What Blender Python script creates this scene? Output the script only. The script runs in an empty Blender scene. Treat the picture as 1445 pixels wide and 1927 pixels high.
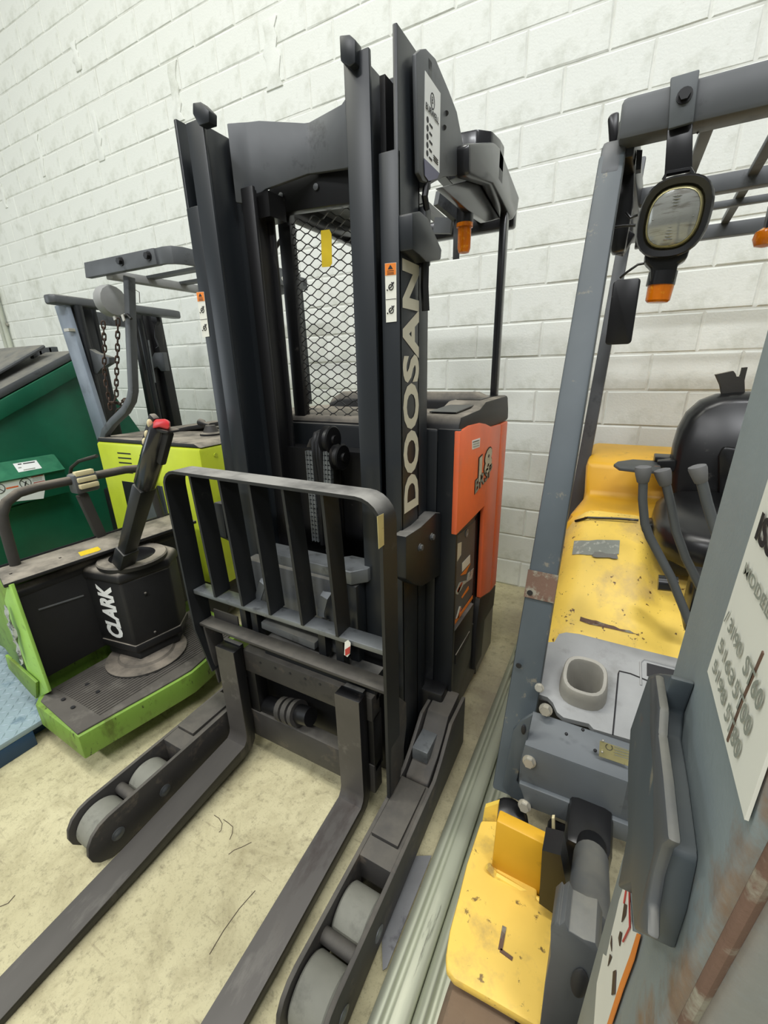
import bpy, bmesh, math, random
from mathutils import Vector, Matrix
S = bpy.context.scene
COL = S.collection
random.seed(7)
# ------------------------------------------------------------------ camera, world, lights, exposure
F_PX, YAW, PITCH, ROLL, EYE = 799.6, -.5023, .3298, .0244, 1.59
def _axes():
    fw = Vector((math.sin(YAW)*math.cos(PITCH), math.cos(YAW)*math.cos(PITCH), -math.sin(PITCH)))
    rt = Vector((math.cos(YAW), -math.sin(YAW), 0)); dn = fw.cross(rt)
    c, s = math.cos(ROLL), math.sin(ROLL)
    return c*rt+s*dn, -s*rt+c*dn, fw
RT, DN, FW = _axes()
EYEP = Vector((0, 0, EYE))
cam = bpy.data.cameras.new('camera'); camo = bpy.data.objects.new('camera', cam); COL.objects.link(camo)
cam.sensor_fit = 'HORIZONTAL'; cam.sensor_width = 36; cam.lens = F_PX*36/1445; cam.clip_start = .02
M = Matrix((RT, -DN, -FW)).transposed().to_4x4(); M.translation = EYEP; camo.matrix_world = M
S.camera = camo
w = bpy.data.worlds.new('world'); S.world = w; w.use_nodes = True
w.node_tree.nodes['Background'].inputs[0].default_value = (.93, .98, 1.0, 1)
w.node_tree.nodes['Background'].inputs[1].default_value = .35
def area(name, loc, size, energy, color, rot=(0, 0, 0)):
    l = bpy.data.lights.new(name, 'AREA'); l.shape = 'RECTANGLE'; l.size, l.size_y = size
    l.energy = energy; l.color = color
    o = bpy.data.objects.new(name, l); o.location = loc; o.rotation_euler = rot; COL.objects.link(o); return o
for (lx, ly, le, lc) in ((-5.0, -1.2, 240, (1, 1, .88)), (-1.5, .1, 250, (1, .985, .93)), (2.2, -.6, 300, (.98, .99, 1)), (-3.0, -5.0, 440, (.98, .99, 1)), (1.0, -5.0, 480, (.96, .98, 1))):
    area('assumed_overhead_light', (lx, ly, 7.2), (2.6, .6), le, lc)  # assumed overhead lamps, out of view; placed to light wall and floor evenly
area('assumed_left_daylight', (-9.0, -2.5, 2.4), (3.0, 3.0), 130, (.86, .94, 1), (math.radians(90), 0, math.radians(-68)))  # added area light for assumed cool daylight from the left; no door is built
S.view_settings.view_transform = 'Standard'; S.view_settings.look = 'None'
S.view_settings.gamma = 1; S.view_settings.use_curve_mapping = False
S.view_settings.exposure = -.66

# ------------------------------------------------------------------ helpers
def ray(px, py):
    return RT*((px-722.5)/F_PX)+DN*((py-963.5)/F_PX)+FW
def OZ(px, py, z):
    r = ray(px, py); return EYEP+r*((z-EYE)/r.z)
def OY(px, py, y):
    r = ray(px, py); return EYEP+r*(y/r.y)
def OX(px, py, x):
    r = ray(px, py); return EYEP+r*(x/r.x)

class MB:
    def __init__(s): s.v = []; s.f = []
    def add(s, vs, fs):
        n = len(s.v); s.v += [Vector(v) for v in vs]; s.f += [tuple(i+n for i in f) for f in fs]; return s
    def box(s, a, b):
        (x0, y0, z0), (x1, y1, z1) = a, b
        return s.add([(x0,y0,z0),(x1,y0,z0),(x1,y1,z0),(x0,y1,z0),(x0,y0,z1),(x1,y0,z1),(x1,y1,z1),(x0,y1,z1)],
            [(0,3,2,1),(4,5,6,7),(0,1,5,4),(1,2,6,5),(2,3,7,6),(3,0,4,7)])
    def frame(s, p0, p1, up):
        d = (Vector(p1)-Vector(p0)).normalized(); up = Vector(up)
        sd = d.cross(up)
        if sd.length < 1e-6: sd = d.cross(Vector((1, 0, 0)))
        sd.normalize(); return d, sd, sd.cross(d).normalized()
    def beam(s, p0, p1, w, h, up=(0, 0, 1), w1=None, h1=None):
        p0, p1 = Vector(p0), Vector(p1); d, sd, u = s.frame(p0, p1, up)
        vs = []
        for p, ww, hh in ((p0, w, h), (p1, w1 or w, h1 or h)):
            for a, b in ((-1,-1),(1,-1),(1,1),(-1,1)): vs.append(p+sd*a*ww/2+u*b*hh/2)
        return s.add(vs, [(3,2,1,0),(4,5,6,7),(0,1,5,4),(1,2,6,5),(2,3,7,6),(3,0,4,7)])
    def prism(s, pts, vec):
        """closed polygon of 3D points extruded along vec"""
        pts = [Vector(p) for p in pts]; vec = Vector(vec); n = len(pts)
        nrm = Vector((0, 0, 0))
        for i in range(n): nrm += pts[i].cross(pts[(i+1) % n])
        if nrm.dot(vec) < 0: pts.reverse()
        vs = pts+[p+vec for p in pts]
        return s.add(vs, [tuple(range(n-1, -1, -1)), tuple(range(n, 2*n))]+[(i, (i+1) % n, n+(i+1) % n, n+i) for i in range(n)])
    def loft(s, rings, caps=True):
        n = len(rings[0]); vs = [Vector(p) for r in rings for p in r]; fs = []
        for k in range(len(rings)-1):
            for i in range(n):
                fs.append((k*n+i, k*n+(i+1) % n, (k+1)*n+(i+1) % n, (k+1)*n+i))
        if caps: fs += [tuple(range(n-1, -1, -1)), tuple((len(rings)-1)*n+i for i in range(n))]
        return s.add(vs, fs)
    def cyl(s, p0, p1, r0, r1=None, n=20, caps=True):
        p0, p1 = Vector(p0), Vector(p1); r1 = r0 if r1 is None else r1
        d, sd, u = s.frame(p0, p1, (0, 0, 1) if abs((p1-p0).normalized().z) < .95 else (0, 1, 0))
        rings = [[p+sd*r*math.cos(2*math.pi*i/n)+u*r*math.sin(2*math.pi*i/n) for i in range(n)] for p, r in ((p0, r0), (p1, r1))]
        return s.loft(rings, caps)
    def turn(s, p0, axis, prof, n=24):
        """lathe: prof = [(distance along axis, radius)]"""
        p0 = Vector(p0); ax = Vector(axis).normalized()
        d, sd, u = s.frame(p0, p0+ax, (0, 0, 1) if abs(ax.z) < .95 else (0, 1, 0))
        return s.loft([[p0+ax*t+sd*r*math.cos(2*math.pi*i/n)+u*r*math.sin(2*math.pi*i/n) for i in range(n)] for t, r in prof])
    def tube(s, pts, r, n=10, closed=False, w=None, h=None, up=None):
        """round tube, or flat bar w x h when given, along a path"""
        P = [Vector(p) for p in pts]; rings = []; m = len(P)
        up0 = Vector(up) if up else None; prev = None
        for i in range(m):
            a = P[(i-1) % m] if (closed or i > 0) else P[i]; b = P[(i+1) % m] if (closed or i < m-1) else P[i]
            d = (b-a).normalized()
            if up0 is not None: sd = d.cross(up0)
            else:
                if prev is None: prev = Vector((0, 0, 1)) if abs(d.z) < .9 else Vector((0, 1, 0))
                sd = d.cross(prev)
            if sd.length < 1e-6: sd = d.orthogonal()
            sd.normalize(); u = sd.cross(d).normalized()
            if up0 is None: prev = u
            # widen at corners for flat bars
            k = 1.0
            if 0 < i < m-1 or closed:
                c = max(-1, min(1, (P[i]-a).normalized().dot((b-P[i]).normalized())))
                k = 1/max(.5, math.cos(math.acos(c)/2))
            if w: rings.append([P[i]+sd*x*w/2+u*y*h/2*k for x, y in ((-1,-1),(1,-1),(1,1),(-1,1))])
            else:
                rr = r[i] if isinstance(r, (list, tuple)) else r
                rings.append([P[i]+sd*rr*math.cos(2*math.pi*j/n)+u*rr*math.sin(2*math.pi*j/n) for j in range(n)])
        if closed: rings.append(rings[0])
        return s.loft(rings, not closed)
    def sphere(s, c, r, n=12, k=8):
        c = Vector(c); r = Vector((r, r, r)) if not hasattr(r, '__len__') else Vector(r)
        rings = []
        for j in range(k+1):
            t = -math.pi/2+math.pi*j/k; t = max(-1.5, min(1.5, t))
            rings.append([c+Vector((r.x*math.cos(t)*math.cos(2*math.pi*i/n), r.y*math.cos(t)*math.sin(2*math.pi*i/n), r.z*math.sin(t))) for i in range(n)])
        return s.loft(rings)
    def hexbolt(s, c, nrm, r, h):
        c = Vector(c); nrm = Vector(nrm).normalized()
        s.cyl(c, c+nrm*h*.25, r*1.35, n=14); return s.cyl(c+nrm*h*.2, c+nrm*h, r, n=6)
    def build(s, name, mat, parent=None, bevel=0, label=None, kind=None, ang=38, seg=2, solid=0):
        me = bpy.data.meshes.new(name); o = bpy.data.objects.new(name, me); COL.objects.link(o)
        off = Vector((0, 0, 0)); r = parent
        while r is not None: off += r.location; r = r.parent
        me.from_pydata([v-off for v in s.v], [], s.f); me.validate()
        bm = bmesh.new(); bm.from_mesh(me); bmesh.ops.recalc_face_normals(bm, faces=bm.faces)
        if bevel:
            es = [e for e in bm.edges if len(e.link_faces) == 2 and e.calc_face_angle(0) > .6]
            try: bmesh.ops.bevel(bm, geom=es, offset=bevel, segments=seg, affect='EDGES', profile=.5, clamp_overlap=True)
            except Exception: pass
        bm.to_mesh(me); bm.free()
        me.polygons.foreach_set('use_smooth', [True]*len(me.polygons)); me.set_sharp_from_angle(angle=math.radians(ang))
        me.materials.append(mat); o.parent = parent
        if label: o['label'] = label
        if kind: o['kind'] = kind
        return o
def tag(o, label, cat, group=None):
    o['label'] = label; o['category'] = cat
    if group: o['group'] = group
    return o
def thing(name, loc, label, cat, group=None):
    o = bpy.data.objects.new(name, None); o.empty_display_size = .1; o.location = loc; COL.objects.link(o); return tag(o, label, cat, group)
def dup(o, parent, delta, keep=True):
    c = o.copy(); COL.objects.link(c); c.parent = parent; c.location = o.location+Vector(delta)
    for ch in o.children: dup(ch, c, (0, 0, 0))
    return c
def arc(c, r, a0, a1, n, u, v):
    c, u, v = Vector(c), Vector(u), Vector(v)
    return [c+u*r*math.cos(math.radians(a0+(a1-a0)*i/n))+v*r*math.sin(math.radians(a0+(a1-a0)*i/n)) for i in range(n+1)]
def rrect(c, u, v, a, b, r, n=4):
    """rounded rectangle, half sizes a (along u) b (along v)"""
    c, u, v = Vector(c), Vector(u), Vector(v); pts = []
    for sx, sy, a0 in ((1, 1, 0), (-1, 1, 90), (-1, -1, 180), (1, -1, 270)):
        pts += arc(c+u*sx*(a-r)+v*sy*(b-r), r, a0, a0+90, n, u, v)
    return pts
def text(name, s, origin, dirv, upv, size, mat, parent, wide=1.0, bold=0, shear=0, depth=.0015, length=None, align='LEFT', space=1.0):
    cu = bpy.data.curves.new(name, 'FONT'); cu.body = s; cu.size = 1; cu.offset = bold; cu.shear = shear; cu.extrude = 0
    cu.space_character = space; cu.align_x = align; cu.resolution_u = 3
    t = bpy.data.objects.new(name+'_c', cu); COL.objects.link(t)
    dg = bpy.context.evaluated_depsgraph_get(); me = bpy.data.meshes.new_from_object(t.evaluated_get(dg))
    bpy.data.objects.remove(t); bpy.data.curves.remove(cu)
    xs = [v.co.x for v in me.vertices]; k = wide
    if length: k = length/((max(xs)-min(xs))*size)
    text.k = k
    d = Vector(dirv).normalized(); u = Vector(upv).normalized(); n = d.cross(u)
    off = Vector((0, 0, 0)); r = parent
    while r is not None: off += r.location; r = r.parent
    for v in me.vertices:
        v.co = Vector(origin)-off+d*v.co.x*size*k+u*v.co.y*size+n*depth
    o = bpy.data.objects.new(name, me); me.name = name; COL.objects.link(o); me.materials.clear(); me.materials.append(mat); o.parent = parent
    return o
def sheet(name, pts, mat, parent, nrm, th=.0012, label=None):
    """thin flat thing glued on a surface"""
    return MB().prism([Vector(p)+Vector(nrm)*.0002 for p in pts], Vector(nrm)*th).build(name, mat, parent, label=label)

# ------------------------------------------------------------------ materials
def lin(c):
    return tuple(((x/255)/12.92 if x/255 <= .04045 else ((x/255+.055)/1.055)**2.4) for x in c)+(1,)
def mat(name, rgb, rough=.5, metal=0, spots=None, spot_at=.6, spot_w=.08, scale=8, dust=None, dust_amt=.8, bump=0, bscale=60, spec=.5, alpha=None, trans=0, vary=.15, stretch=None, coat=0, streak=None):
    m = bpy.data.materials.new(name); m.use_nodes = True; nt = m.node_tree; N = nt.nodes; L = nt.links
    b = N['Principled BSDF']; b.inputs['Roughness'].default_value = rough; b.inputs['Metallic'].default_value = metal
    b.inputs['Specular IOR Level'].default_value = spec
    if coat: b.inputs['Coat Weight'].default_value = coat; b.inputs['Coat Roughness'].default_value = .12
    if trans: b.inputs['Transmission Weight'].default_value = trans
    base = lin(rgb)
    tc = N.new('ShaderNodeTexCoord'); src = tc.outputs['Object']
    if stretch:
        mp = N.new('ShaderNodeMapping'); mp.inputs['Scale'].default_value = stretch; L.new(src, mp.inputs[0]); src = mp.outputs[0]
    def noise(sc, det=6, rough=.6):
        n = N.new('ShaderNodeTexNoise'); n.inputs['Scale'].default_value = sc; n.inputs['Detail'].default_value = det; n.inputs['Roughness'].default_value = rough
        L.new(src, n.inputs['Vector']); return n.outputs['Fac']
    def mix(fac, a, bb):
        mx = N.new('ShaderNodeMix'); mx.data_type = 'RGBA'
        for sock, v in ((mx.inputs[0], fac), (mx.inputs[6], a), (mx.inputs[7], bb)):
            if hasattr(v, 'links'): L.new(v, sock)
            else: sock.default_value = v
        return mx.outputs[2]
    def ramp(v, a, bb):
        r = N.new('ShaderNodeMapRange'); r.inputs[1].default_value = a; r.inputs[2].default_value = bb; L.new(v, r.inputs[0]); return r.outputs[0]
    dk = tuple(x*(1-vary) for x in base[:3])+(1,); lt = tuple(min(1, x*(1+vary)) for x in base[:3])+(1,)
    col = mix(ramp(noise(scale*.5, 4), .35, .65), dk, lt)
    if spots:
        for (c, at, wd, sc) in spots:
            col = mix(ramp(noise(sc, 8, .65), at, at+wd), col, lin(c))
    if dust:
        g = N.new('ShaderNodeNewGeometry'); sx = N.new('ShaderNodeSeparateXYZ'); L.new(g.outputs['Normal'], sx.inputs[0])
        up = ramp(sx.outputs['Z'], .35, .95)
        mu = N.new('ShaderNodeMath'); mu.operation = 'MULTIPLY'; L.new(up, mu.inputs[0])
        L.new(ramp(noise(scale*1.3, 6), .2, .6), mu.inputs[1])
        m2 = N.new('ShaderNodeMath'); m2.operation = 'MULTIPLY'; L.new(mu.outputs[0], m2.inputs[0]); m2.inputs[1].default_value = dust_amt
        col = mix(m2.outputs[0], col, lin(dust))
        L.new(mix(m2.outputs[0], (rough,)*3+(1,), (.9, .9, .9, 1)), b.inputs['Roughness'])
    L.new(col, b.inputs['Base Color']) if hasattr(col, 'links') else None
    if bump:
        bp = N.new('ShaderNodeBump'); bp.inputs['Strength'].default_value = bump; bp.inputs['Distance'].default_value = .004
        L.new(noise(bscale, 5), bp.inputs['Height']); L.new(bp.outputs[0], b.inputs['Normal'])
    return m
DUST = (112, 108, 100)
K = {}
K['black'] = mat('black_paint', (25, 28, 31), .42, spots=[((52, 52, 50), .64, .1, 9)], dust=(120, 118, 112), dust_amt=.9, scale=6)
K['rail'] = mat('mast_paint', (31, 35, 39), .38, spots=[((46, 50, 52), .62, .12, 7)], stretch=(1, 1, .15), dust=(100, 98, 92), dust_amt=.7)
K['grease'] = mat('greased_steel', (16, 16, 18), .45, spots=[((60, 56, 52), .6, .1, 14)], stretch=(1, 1, .2))
K['fork'] = mat('worn_fork_steel', (84, 81, 78), .42, metal=.35, spots=[((110, 107, 102), .55, .12, 10), ((60, 52, 50), .6, .1, 5)], stretch=(1, .3, 1))
K['steelgrey'] = mat('scuffed_grey_metal', (120, 124, 126), .42, metal=.5, spots=[((70, 72, 72), .55, .15, 12)])
K['outrigger'] = mat('outrigger_paint', (58, 56, 54), .55, spots=[((92, 84, 74), .56, .12, 10), ((34, 34, 36), .6, .1, 6)], dust=(98, 94, 86), dust_amt=.8)
K['wheel'] = mat('grey_polyurethane', (126, 126, 116), .75, spots=[((100, 100, 92), .55, .15, 9)], bump=.15)
K['plastic'] = mat('black_plastic', (28, 28, 29), .55, dust=(158, 150, 136), dust_amt=.95, scale=7, bump=.15, bscale=220)
K['glossblack'] = mat('gloss_black_paint', (30, 30, 32), .26, dust=(96, 98, 96), dust_amt=.5, coat=.25)
K['orange'] = mat('orange_paint', (246, 116, 70), .38, spots=[((216, 122, 98), .56, .12, 5), ((72, 40, 32), .7, .02, 16)], stretch=(1, 1, .6), vary=.1)
K['lime'] = mat('lime_paint', (200, 214, 56), .4, spots=[((184, 200, 50), .6, .12, 5)], vary=.06)
K['limeworn'] = mat('worn_green_paint', (116, 150, 58), .55, spots=[((96, 116, 44), .5, .14, 14), ((52, 56, 36), .62, .05, 40)], stretch=(1, 1, .5))
K['limeedge'] = mat('pale_green_edge', (158, 204, 92), .5, spots=[((128, 166, 70), .58, .12, 16)])
K['dusty'] = mat('dusty_black_frame', (27, 29, 31), .5, spots=[((58, 57, 54), .62, .1, 10)], dust=(158, 156, 150), dust_amt=.95, scale=5)
K['green'] = mat('dumpster_green', (10, 92, 66), .45, spots=[((44, 118, 88), .6, .16, 3)], dust=(70, 150, 110), dust_amt=.7, vary=.12)
K['guardgrey'] = mat('guard_grey', (84, 87, 90), .45, spots=[((60, 62, 64), .58, .1, 8)], dust=(150, 146, 130), dust_amt=.5)
K['yellow'] = mat('worn_yellow_paint', (242, 206, 88), .5, spots=[((226, 192, 104), .55, .14, 6), ((104, 72, 40), .645, .02, 40), ((176, 148, 84), .6, .08, 9), ((122, 96, 54), .66, .03, 90)], vary=.08)
K['fender'] = mat('dirty_yellow_fender', (234, 196, 90), .55, spots=[((196, 164, 88), .52, .14, 8), ((122, 98, 54), .61, .05, 34), ((84, 68, 44), .665, .03, 80)], vary=.08)
K['yellow2'] = mat('orange_yellow_paint', (218, 166, 36), .45, spots=[((150, 112, 36), .62, .1, 9)], vary=.08)
K['ygrey'] = mat('worn_blue_grey_paint', (76, 84, 89), .5, spots=[((120, 116, 104), .62, .05, 16), ((112, 74, 56), .68, .05, 6)], vary=.1, dust=(128, 130, 124), dust_amt=.4)
K['hood'] = mat('dusty_yellow_hood', (242, 206, 92), .5, spots=[((196, 166, 104), .5, .16, 3.6), ((104, 72, 40), .635, .02, 42), ((122, 96, 54), .66, .03, 90)], vary=.08)
K['mastgrey'] = mat('rusty_mast_paint', (128, 138, 140), .55, spots=[((146, 154, 146), .56, .12, 5), ((150, 150, 140), .7, .04, 30)], vary=.1, bump=.1, bscale=160)
K['rust'] = mat('rust', (104, 80, 66), .8, spots=[((138, 134, 118), .52, .1, 26), ((80, 56, 44), .55, .1, 9)], bump=.3)
K['cowl'] = mat('cowl_grey_paint', (88, 93, 96), .5, spots=[((118, 112, 96), .64, .06, 12), ((60, 62, 64), .6, .1, 6)], vary=.1)
K['dash'] = mat('grey_moulded_plastic', (146, 147, 146), .6, spots=[((120, 120, 116), .58, .15, 5)], bump=.12, bscale=260)
K['cup'] = mat('dusty_cup_plastic', (150, 147, 138), .7, bump=.15, bscale=260)
K['zinc'] = mat('zinc_bolt', (186, 182, 170), .45, metal=.6)
K['galv'] = mat('dusty_galvanised_steel', (176, 180, 160), .5, metal=.35, spots=[((200, 202, 180), .55, .1, 7), ((84, 84, 72), .62, .08, 18)], stretch=(1, .12, 1))
K['sheet'] = mat('bare_sheet_steel', (150, 151, 154), .4, metal=.6, spots=[((116, 116, 120), .56, .1, 12)])
K['blue'] = mat('blue_tread_paint', (142, 160, 168), .5, spots=[((104, 126, 140), .55, .12, 8)])
K['bluedark'] = mat('blue_edge_paint', (34, 66, 98), .5, spots=[((22, 34, 44), .58, .1, 9)])
K['mastside'] = mat('daylit_mast_side', (126, 136, 148), .4, spots=[((96, 102, 110), .58, .12, 5)])  # daylight from the left is painted into this paler bluish rail colour
K['rubber'] = mat('dusty_rubber', (58, 56, 52), .85, dust=(146, 136, 122), dust_amt=.8, bump=.2, bscale=120)
K['mat'] = mat('ribbed_floor_mat', (84, 80, 74), .85, spots=[((108, 104, 96), .52, .16, 9)], bump=.1)
K['vinyl'] = mat('black_vinyl', (24, 24, 25), .3, spots=[((70, 68, 64), .66, .06, 14)], vary=.1)
K['rod'] = mat('worn_lever_steel', (74, 77, 78), .5, spots=[((140, 104, 78), .66, .05, 12)])
K['knob'] = mat('grey_knob_plastic', (98, 98, 98), .75)
K['tyre'] = mat('dusty_tyre', (128, 108, 88), .9, spots=[((92, 82, 72), .55, .12, 8)], bump=.2)
K['white'] = mat('white_print', (226, 226, 216), .6, vary=.03)
K['cream'] = mat('aged_white_letters', (206, 202, 182), .55, spots=[((164, 158, 138), .6, .1, 14)], vary=.05)
K['purewhite'] = mat('white_decal', (238, 240, 238), .5, vary=.02)
K['ink'] = mat('black_print', (34, 34, 36), .6)
K['greyink'] = mat('faded_print', (142, 146, 136), .7, spots=[((176, 176, 164), .55, .1, 60)])
K['red'] = mat('red_plastic', (206, 44, 52), .35)
K['redink'] = mat('red_print', (176, 60, 52), .6)
K['orangeink'] = mat('orange_print', (232, 132, 44), .5)
K['ylabel'] = mat('yellow_tape', (226, 196, 40), .5)
K['purple'] = mat('violet_print', (104, 104, 128), .5)
K['amber'] = mat('amber_lens', (232, 126, 10), .18, trans=.35, spots=[((255, 170, 40), .55, .1, 60)])
K['lens'] = mat('ribbed_lamp_glass', (150, 152, 148), .12, metal=.25, stretch=(1, 1, 8), spots=[((120, 118, 112), .5, .15, 16)])
K['chain'] = mat('rusty_chain', (70, 54, 46), .6, metal=.3, spots=[((110, 84, 66), .6, .1, 30)])
K['gold'] = mat('brass_plate', (196, 188, 140), .35, metal=.4, spots=[((150, 140, 100), .6, .1, 40)])
K['creamgrip'] = mat('cream_plastic', (212, 200, 158), .6)
K['clear'] = mat('crumpled_film', (190, 196, 190), .25, spots=[((80, 84, 80), .5, .1, 20)], bump=.4, bscale=40)
K['yellowbit'] = mat('yellow_scrap', (232, 190, 40), .5)
K['wire'] = mat('thin_steel_wire', (88, 78, 66), .5)
K['conduit'] = mat('painted_conduit', (186, 190, 176), .5)
# ------------------------------------------------------------------ setting: floor and block wall
def floor_mat():
    m = bpy.data.materials.new('stained_concrete'); m.use_nodes = True; nt = m.node_tree; N = nt.nodes; L = nt.links
    b = N['Principled BSDF']; b.inputs['Roughness'].default_value = .62
    tc = N.new('ShaderNodeTexCoord'); src = tc.outputs['Object']
    def noise(sc, det=8, ro=.6, st=None, dist=0):
        s0 = src
        if st:
            mp = N.new('ShaderNodeMapping'); mp.inputs['Scale'].default_value = st; mp.inputs['Rotation'].default_value = (0, 0, .5); L.new(src, mp.inputs[0]); s0 = mp.outputs[0]
        n = N.new('ShaderNodeTexNoise'); n.inputs['Scale'].default_value = sc; n.inputs['Detail'].default_value = det; n.inputs['Roughness'].default_value = ro; n.inputs['Distortion'].default_value = dist
        L.new(s0, n.inputs['Vector']); return n.outputs['Fac']
    def ramp(v, a, c):
        r = N.new('ShaderNodeMapRange'); r.inputs[1].default_value = a; r.inputs[2].default_value = c; L.new(v, r.inputs[0]); return r.outputs[0]
    def mul(a, k):
        q = N.new('ShaderNodeMath'); q.operation = 'MULTIPLY'; L.new(a, q.inputs[0])
        if hasattr(k, 'links'): L.new(k, q.inputs[1])
        else: q.inputs[1].default_value = k
        return q.outputs[0]
    def mix(f, a, c):
        mx = N.new('ShaderNodeMix'); mx.data_type = 'RGBA'
        for sk, v in ((mx.inputs[0], f), (mx.inputs[6], a), (mx.inputs[7], c)):
            if hasattr(v, 'links'): L.new(v, sk)
            else: sk.default_value = v
        return mx.outputs[2]
    col = mix(ramp(noise(1.6, 5), .35, .65), lin((206, 198, 160)), lin((190, 182, 144)))
    col = mix(mul(ramp(noise(5, 10, .72, None, .6), .46, .7), .8), col, lin((152, 142, 108)))
    col = mix(mul(ramp(noise(30, 10, .78), .52, .68), .75), col, lin((122, 113, 88)))
    col = mix(mul(ramp(noise(7, 8, .6, (1, 9, 1)), .62, .72), .6), col, lin((136, 124, 98)))
    col = mix(mul(ramp(noise(130, 5, .7), .56, .72), .6), col, lin((104, 96, 76)))
    # dust and painted-in shade in the lane between the two trucks and along the wall foot
    sx = N.new('ShaderNodeSeparateXYZ'); L.new(src, sx.inputs[0])
    lane = mul(ramp(sx.outputs['X'], -.62, -.3), ramp(sx.outputs['Y'], .9, 1.5))
    col = mix(mul(lane, ramp(noise(3.2, 7, .65), .25, .6)), col, lin((150, 140, 122)))
    L.new(col, b.inputs['Base Color'])
    bp = N.new('ShaderNodeBump'); bp.inputs['Strength'].default_value = .25; bp.inputs['Distance'].default_value = .003
    L.new(noise(34, 8, .7), bp.inputs['Height']); L.new(bp.outputs[0], b.inputs['Normal'])
    return m
fl = MB().box((-10, -4, -.08), (4.5, 2.975, 0)).build('floor', floor_mat()); fl['kind'] = 'structure'; fl['label'] = 'cream stained concrete floor under the trucks'

def wall_mat(name, rgb, dirt):
    m = mat(name, rgb, .75, spots=[(dirt, .5, .2, 4.5), ((168, 166, 156), .69, .05, 75)], vary=.035, bump=.4, bscale=90, scale=3)
    return m
WM = wall_mat('white_block_paint', (230, 233, 227), (206, 209, 199)); WJ = wall_mat('white_joint_paint', (222, 224, 217), (200, 201, 192))
wall = MB().box((-10, 2.967, 0), (4.5, 3.15, 6.2)).build('wall_back', WJ); wall['kind'] = 'structure'; wall['label'] = 'white painted concrete block wall'
def block_mesh(seed, half=False):
    rnd = random.Random(seed); g = .0038; a = .1016-g if half else .2032-g; c = .1016-g
    j = lambda: rnd.uniform(-.0022, .0022)
    bv = .007; mb = MB(); vs = []
    for (sx, sz) in ((-1,-1),(1,-1),(1,1),(-1,1)): vs.append((sx*(a-bv)+j(), -.0085+rnd.uniform(-.0012, .0012), sz*(c-bv)+j()))
    for (sx, sz) in ((-1,-1),(1,-1),(1,1),(-1,1)): vs.append((sx*a+j(), -.004, sz*c+j()))
    for (sx, sz) in ((-1,-1),(1,-1),(1,1),(-1,1)): vs.append((sx*a, .004, sz*c))
    f = [(0,1,2,3)]+[(4+i, 4+(i+1) % 4, (i+1) % 4, i) for i in range(4)]+[(8+i, 8+(i+1) % 4, 4+(i+1) % 4, 4+i) for i in range(4)]
    me = bpy.data.meshes.new('block'); me.from_pydata(vs, [], f)
    bm = bmesh.new(); bm.from_mesh(me); bmesh.ops.recalc_face_normals(bm, faces=bm.faces)
    if bm.faces[0].normal.y > 0: bmesh.ops.reverse_faces(bm, faces=bm.faces)
    bm.to_mesh(me); bm.free(); me.materials.append(WM); return me
VAR = [block_mesh(i) for i in range(7)]
cells = []
for r in range(0, 26):
    for n in range(-24, 12):
        x = -.4875+.4064*n+(.2032 if r % 2 == 1 else 0)+.2032
        z = r*.2032+.1016; p = Vector((x, 2.96, z))-EYEP; d = p.dot(FW)
        if x < -9.7 or x > 4.3: continue
        vis = False; area_ = 0
        if d > .2:
            u, v = 722.5+F_PX*p.dot(RT)/d, 963.5+F_PX*p.dot(DN)/d
            vis = -60 < u < 1500 and -60 < v < 1140; area_ = 1/d**2 if vis else 0
        cells.append((area_, x, z))
cells.sort(key=lambda c: -c[0])
rest = MB(); rb = random.Random(3)
for i, (a, x, z) in enumerate(cells):
    dx, dy, dz, rz = rb.uniform(-.001, .001), rb.uniform(-.0016, .0016), rb.uniform(-.001, .001), rb.uniform(-.004, .004)
    me = VAR[rb.randrange(7)]
    if i < 298 and a > 0:
        o = bpy.data.objects.new('block', me); COL.objects.link(o); o.parent = wall
        o.location = (x+dx, 2.971+dy, z+dz); o.rotation_euler = (rz*.6, rz, rz*.5)
    else:
        rest.add([v.co+Vector((x+dx, 2.971+dy, z+dz)) for v in me.vertices], [tuple(p.vertices) for p in me.polygons])
ro = rest.build('block_courses', WM, wall, kind='stuff', ang=10)
# smeared mortar patches that stand proud of the blocks
def patch(x0, x1, z0, z1, seed):
    rnd = random.Random(seed); L_, R_ = [], []; n = 7
    for i in range(n+1):
        z = z0+(z1-z0)*i/n
        L_.append(Vector((x0+rnd.uniform(-.025, .02), 2.955, z))); R_.append(Vector((x1+rnd.uniform(-.02, .025), 2.955, z)))
    MB().prism(L_+R_[::-1], (0, .012, 0)).build('mortar_patch', WM, wall, bevel=.004)
for (pa, pb, sd) in (((492, 40), (527, 160), 1), ((312, 120), (342, 225), 2), ((168, 210), (195, 300), 3), ((62, 255), (85, 330), 4), ((130, 80), (150, 130), 5), ((0, 345), (8, 392), 6)):
    A, B = OY(*pa, 2.95), OY(*pb, 2.95); c = (A.x+B.x)/2
    patch(min(A.x, B.x), max(A.x, B.x), B.z, A.z, sd)
# ------------------------------------------------------------------ orange and black reach truck
RX = -.932                                       # its centre plane
rt = thing('reach_truck', (RX, 1.5, 0), 'tall black mast reach truck with orange side panels and lowered forks', 'forklift')
X = Vector((1, 0, 0)); Y = Vector((0, 1, 0)); Z = Vector((0, 0, 1))
def mx(x): return 2*RX-x                          # mirror across the truck
def mirror(pts): return [(mx(p[0]), p[1], p[2]) for p in pts]
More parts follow.
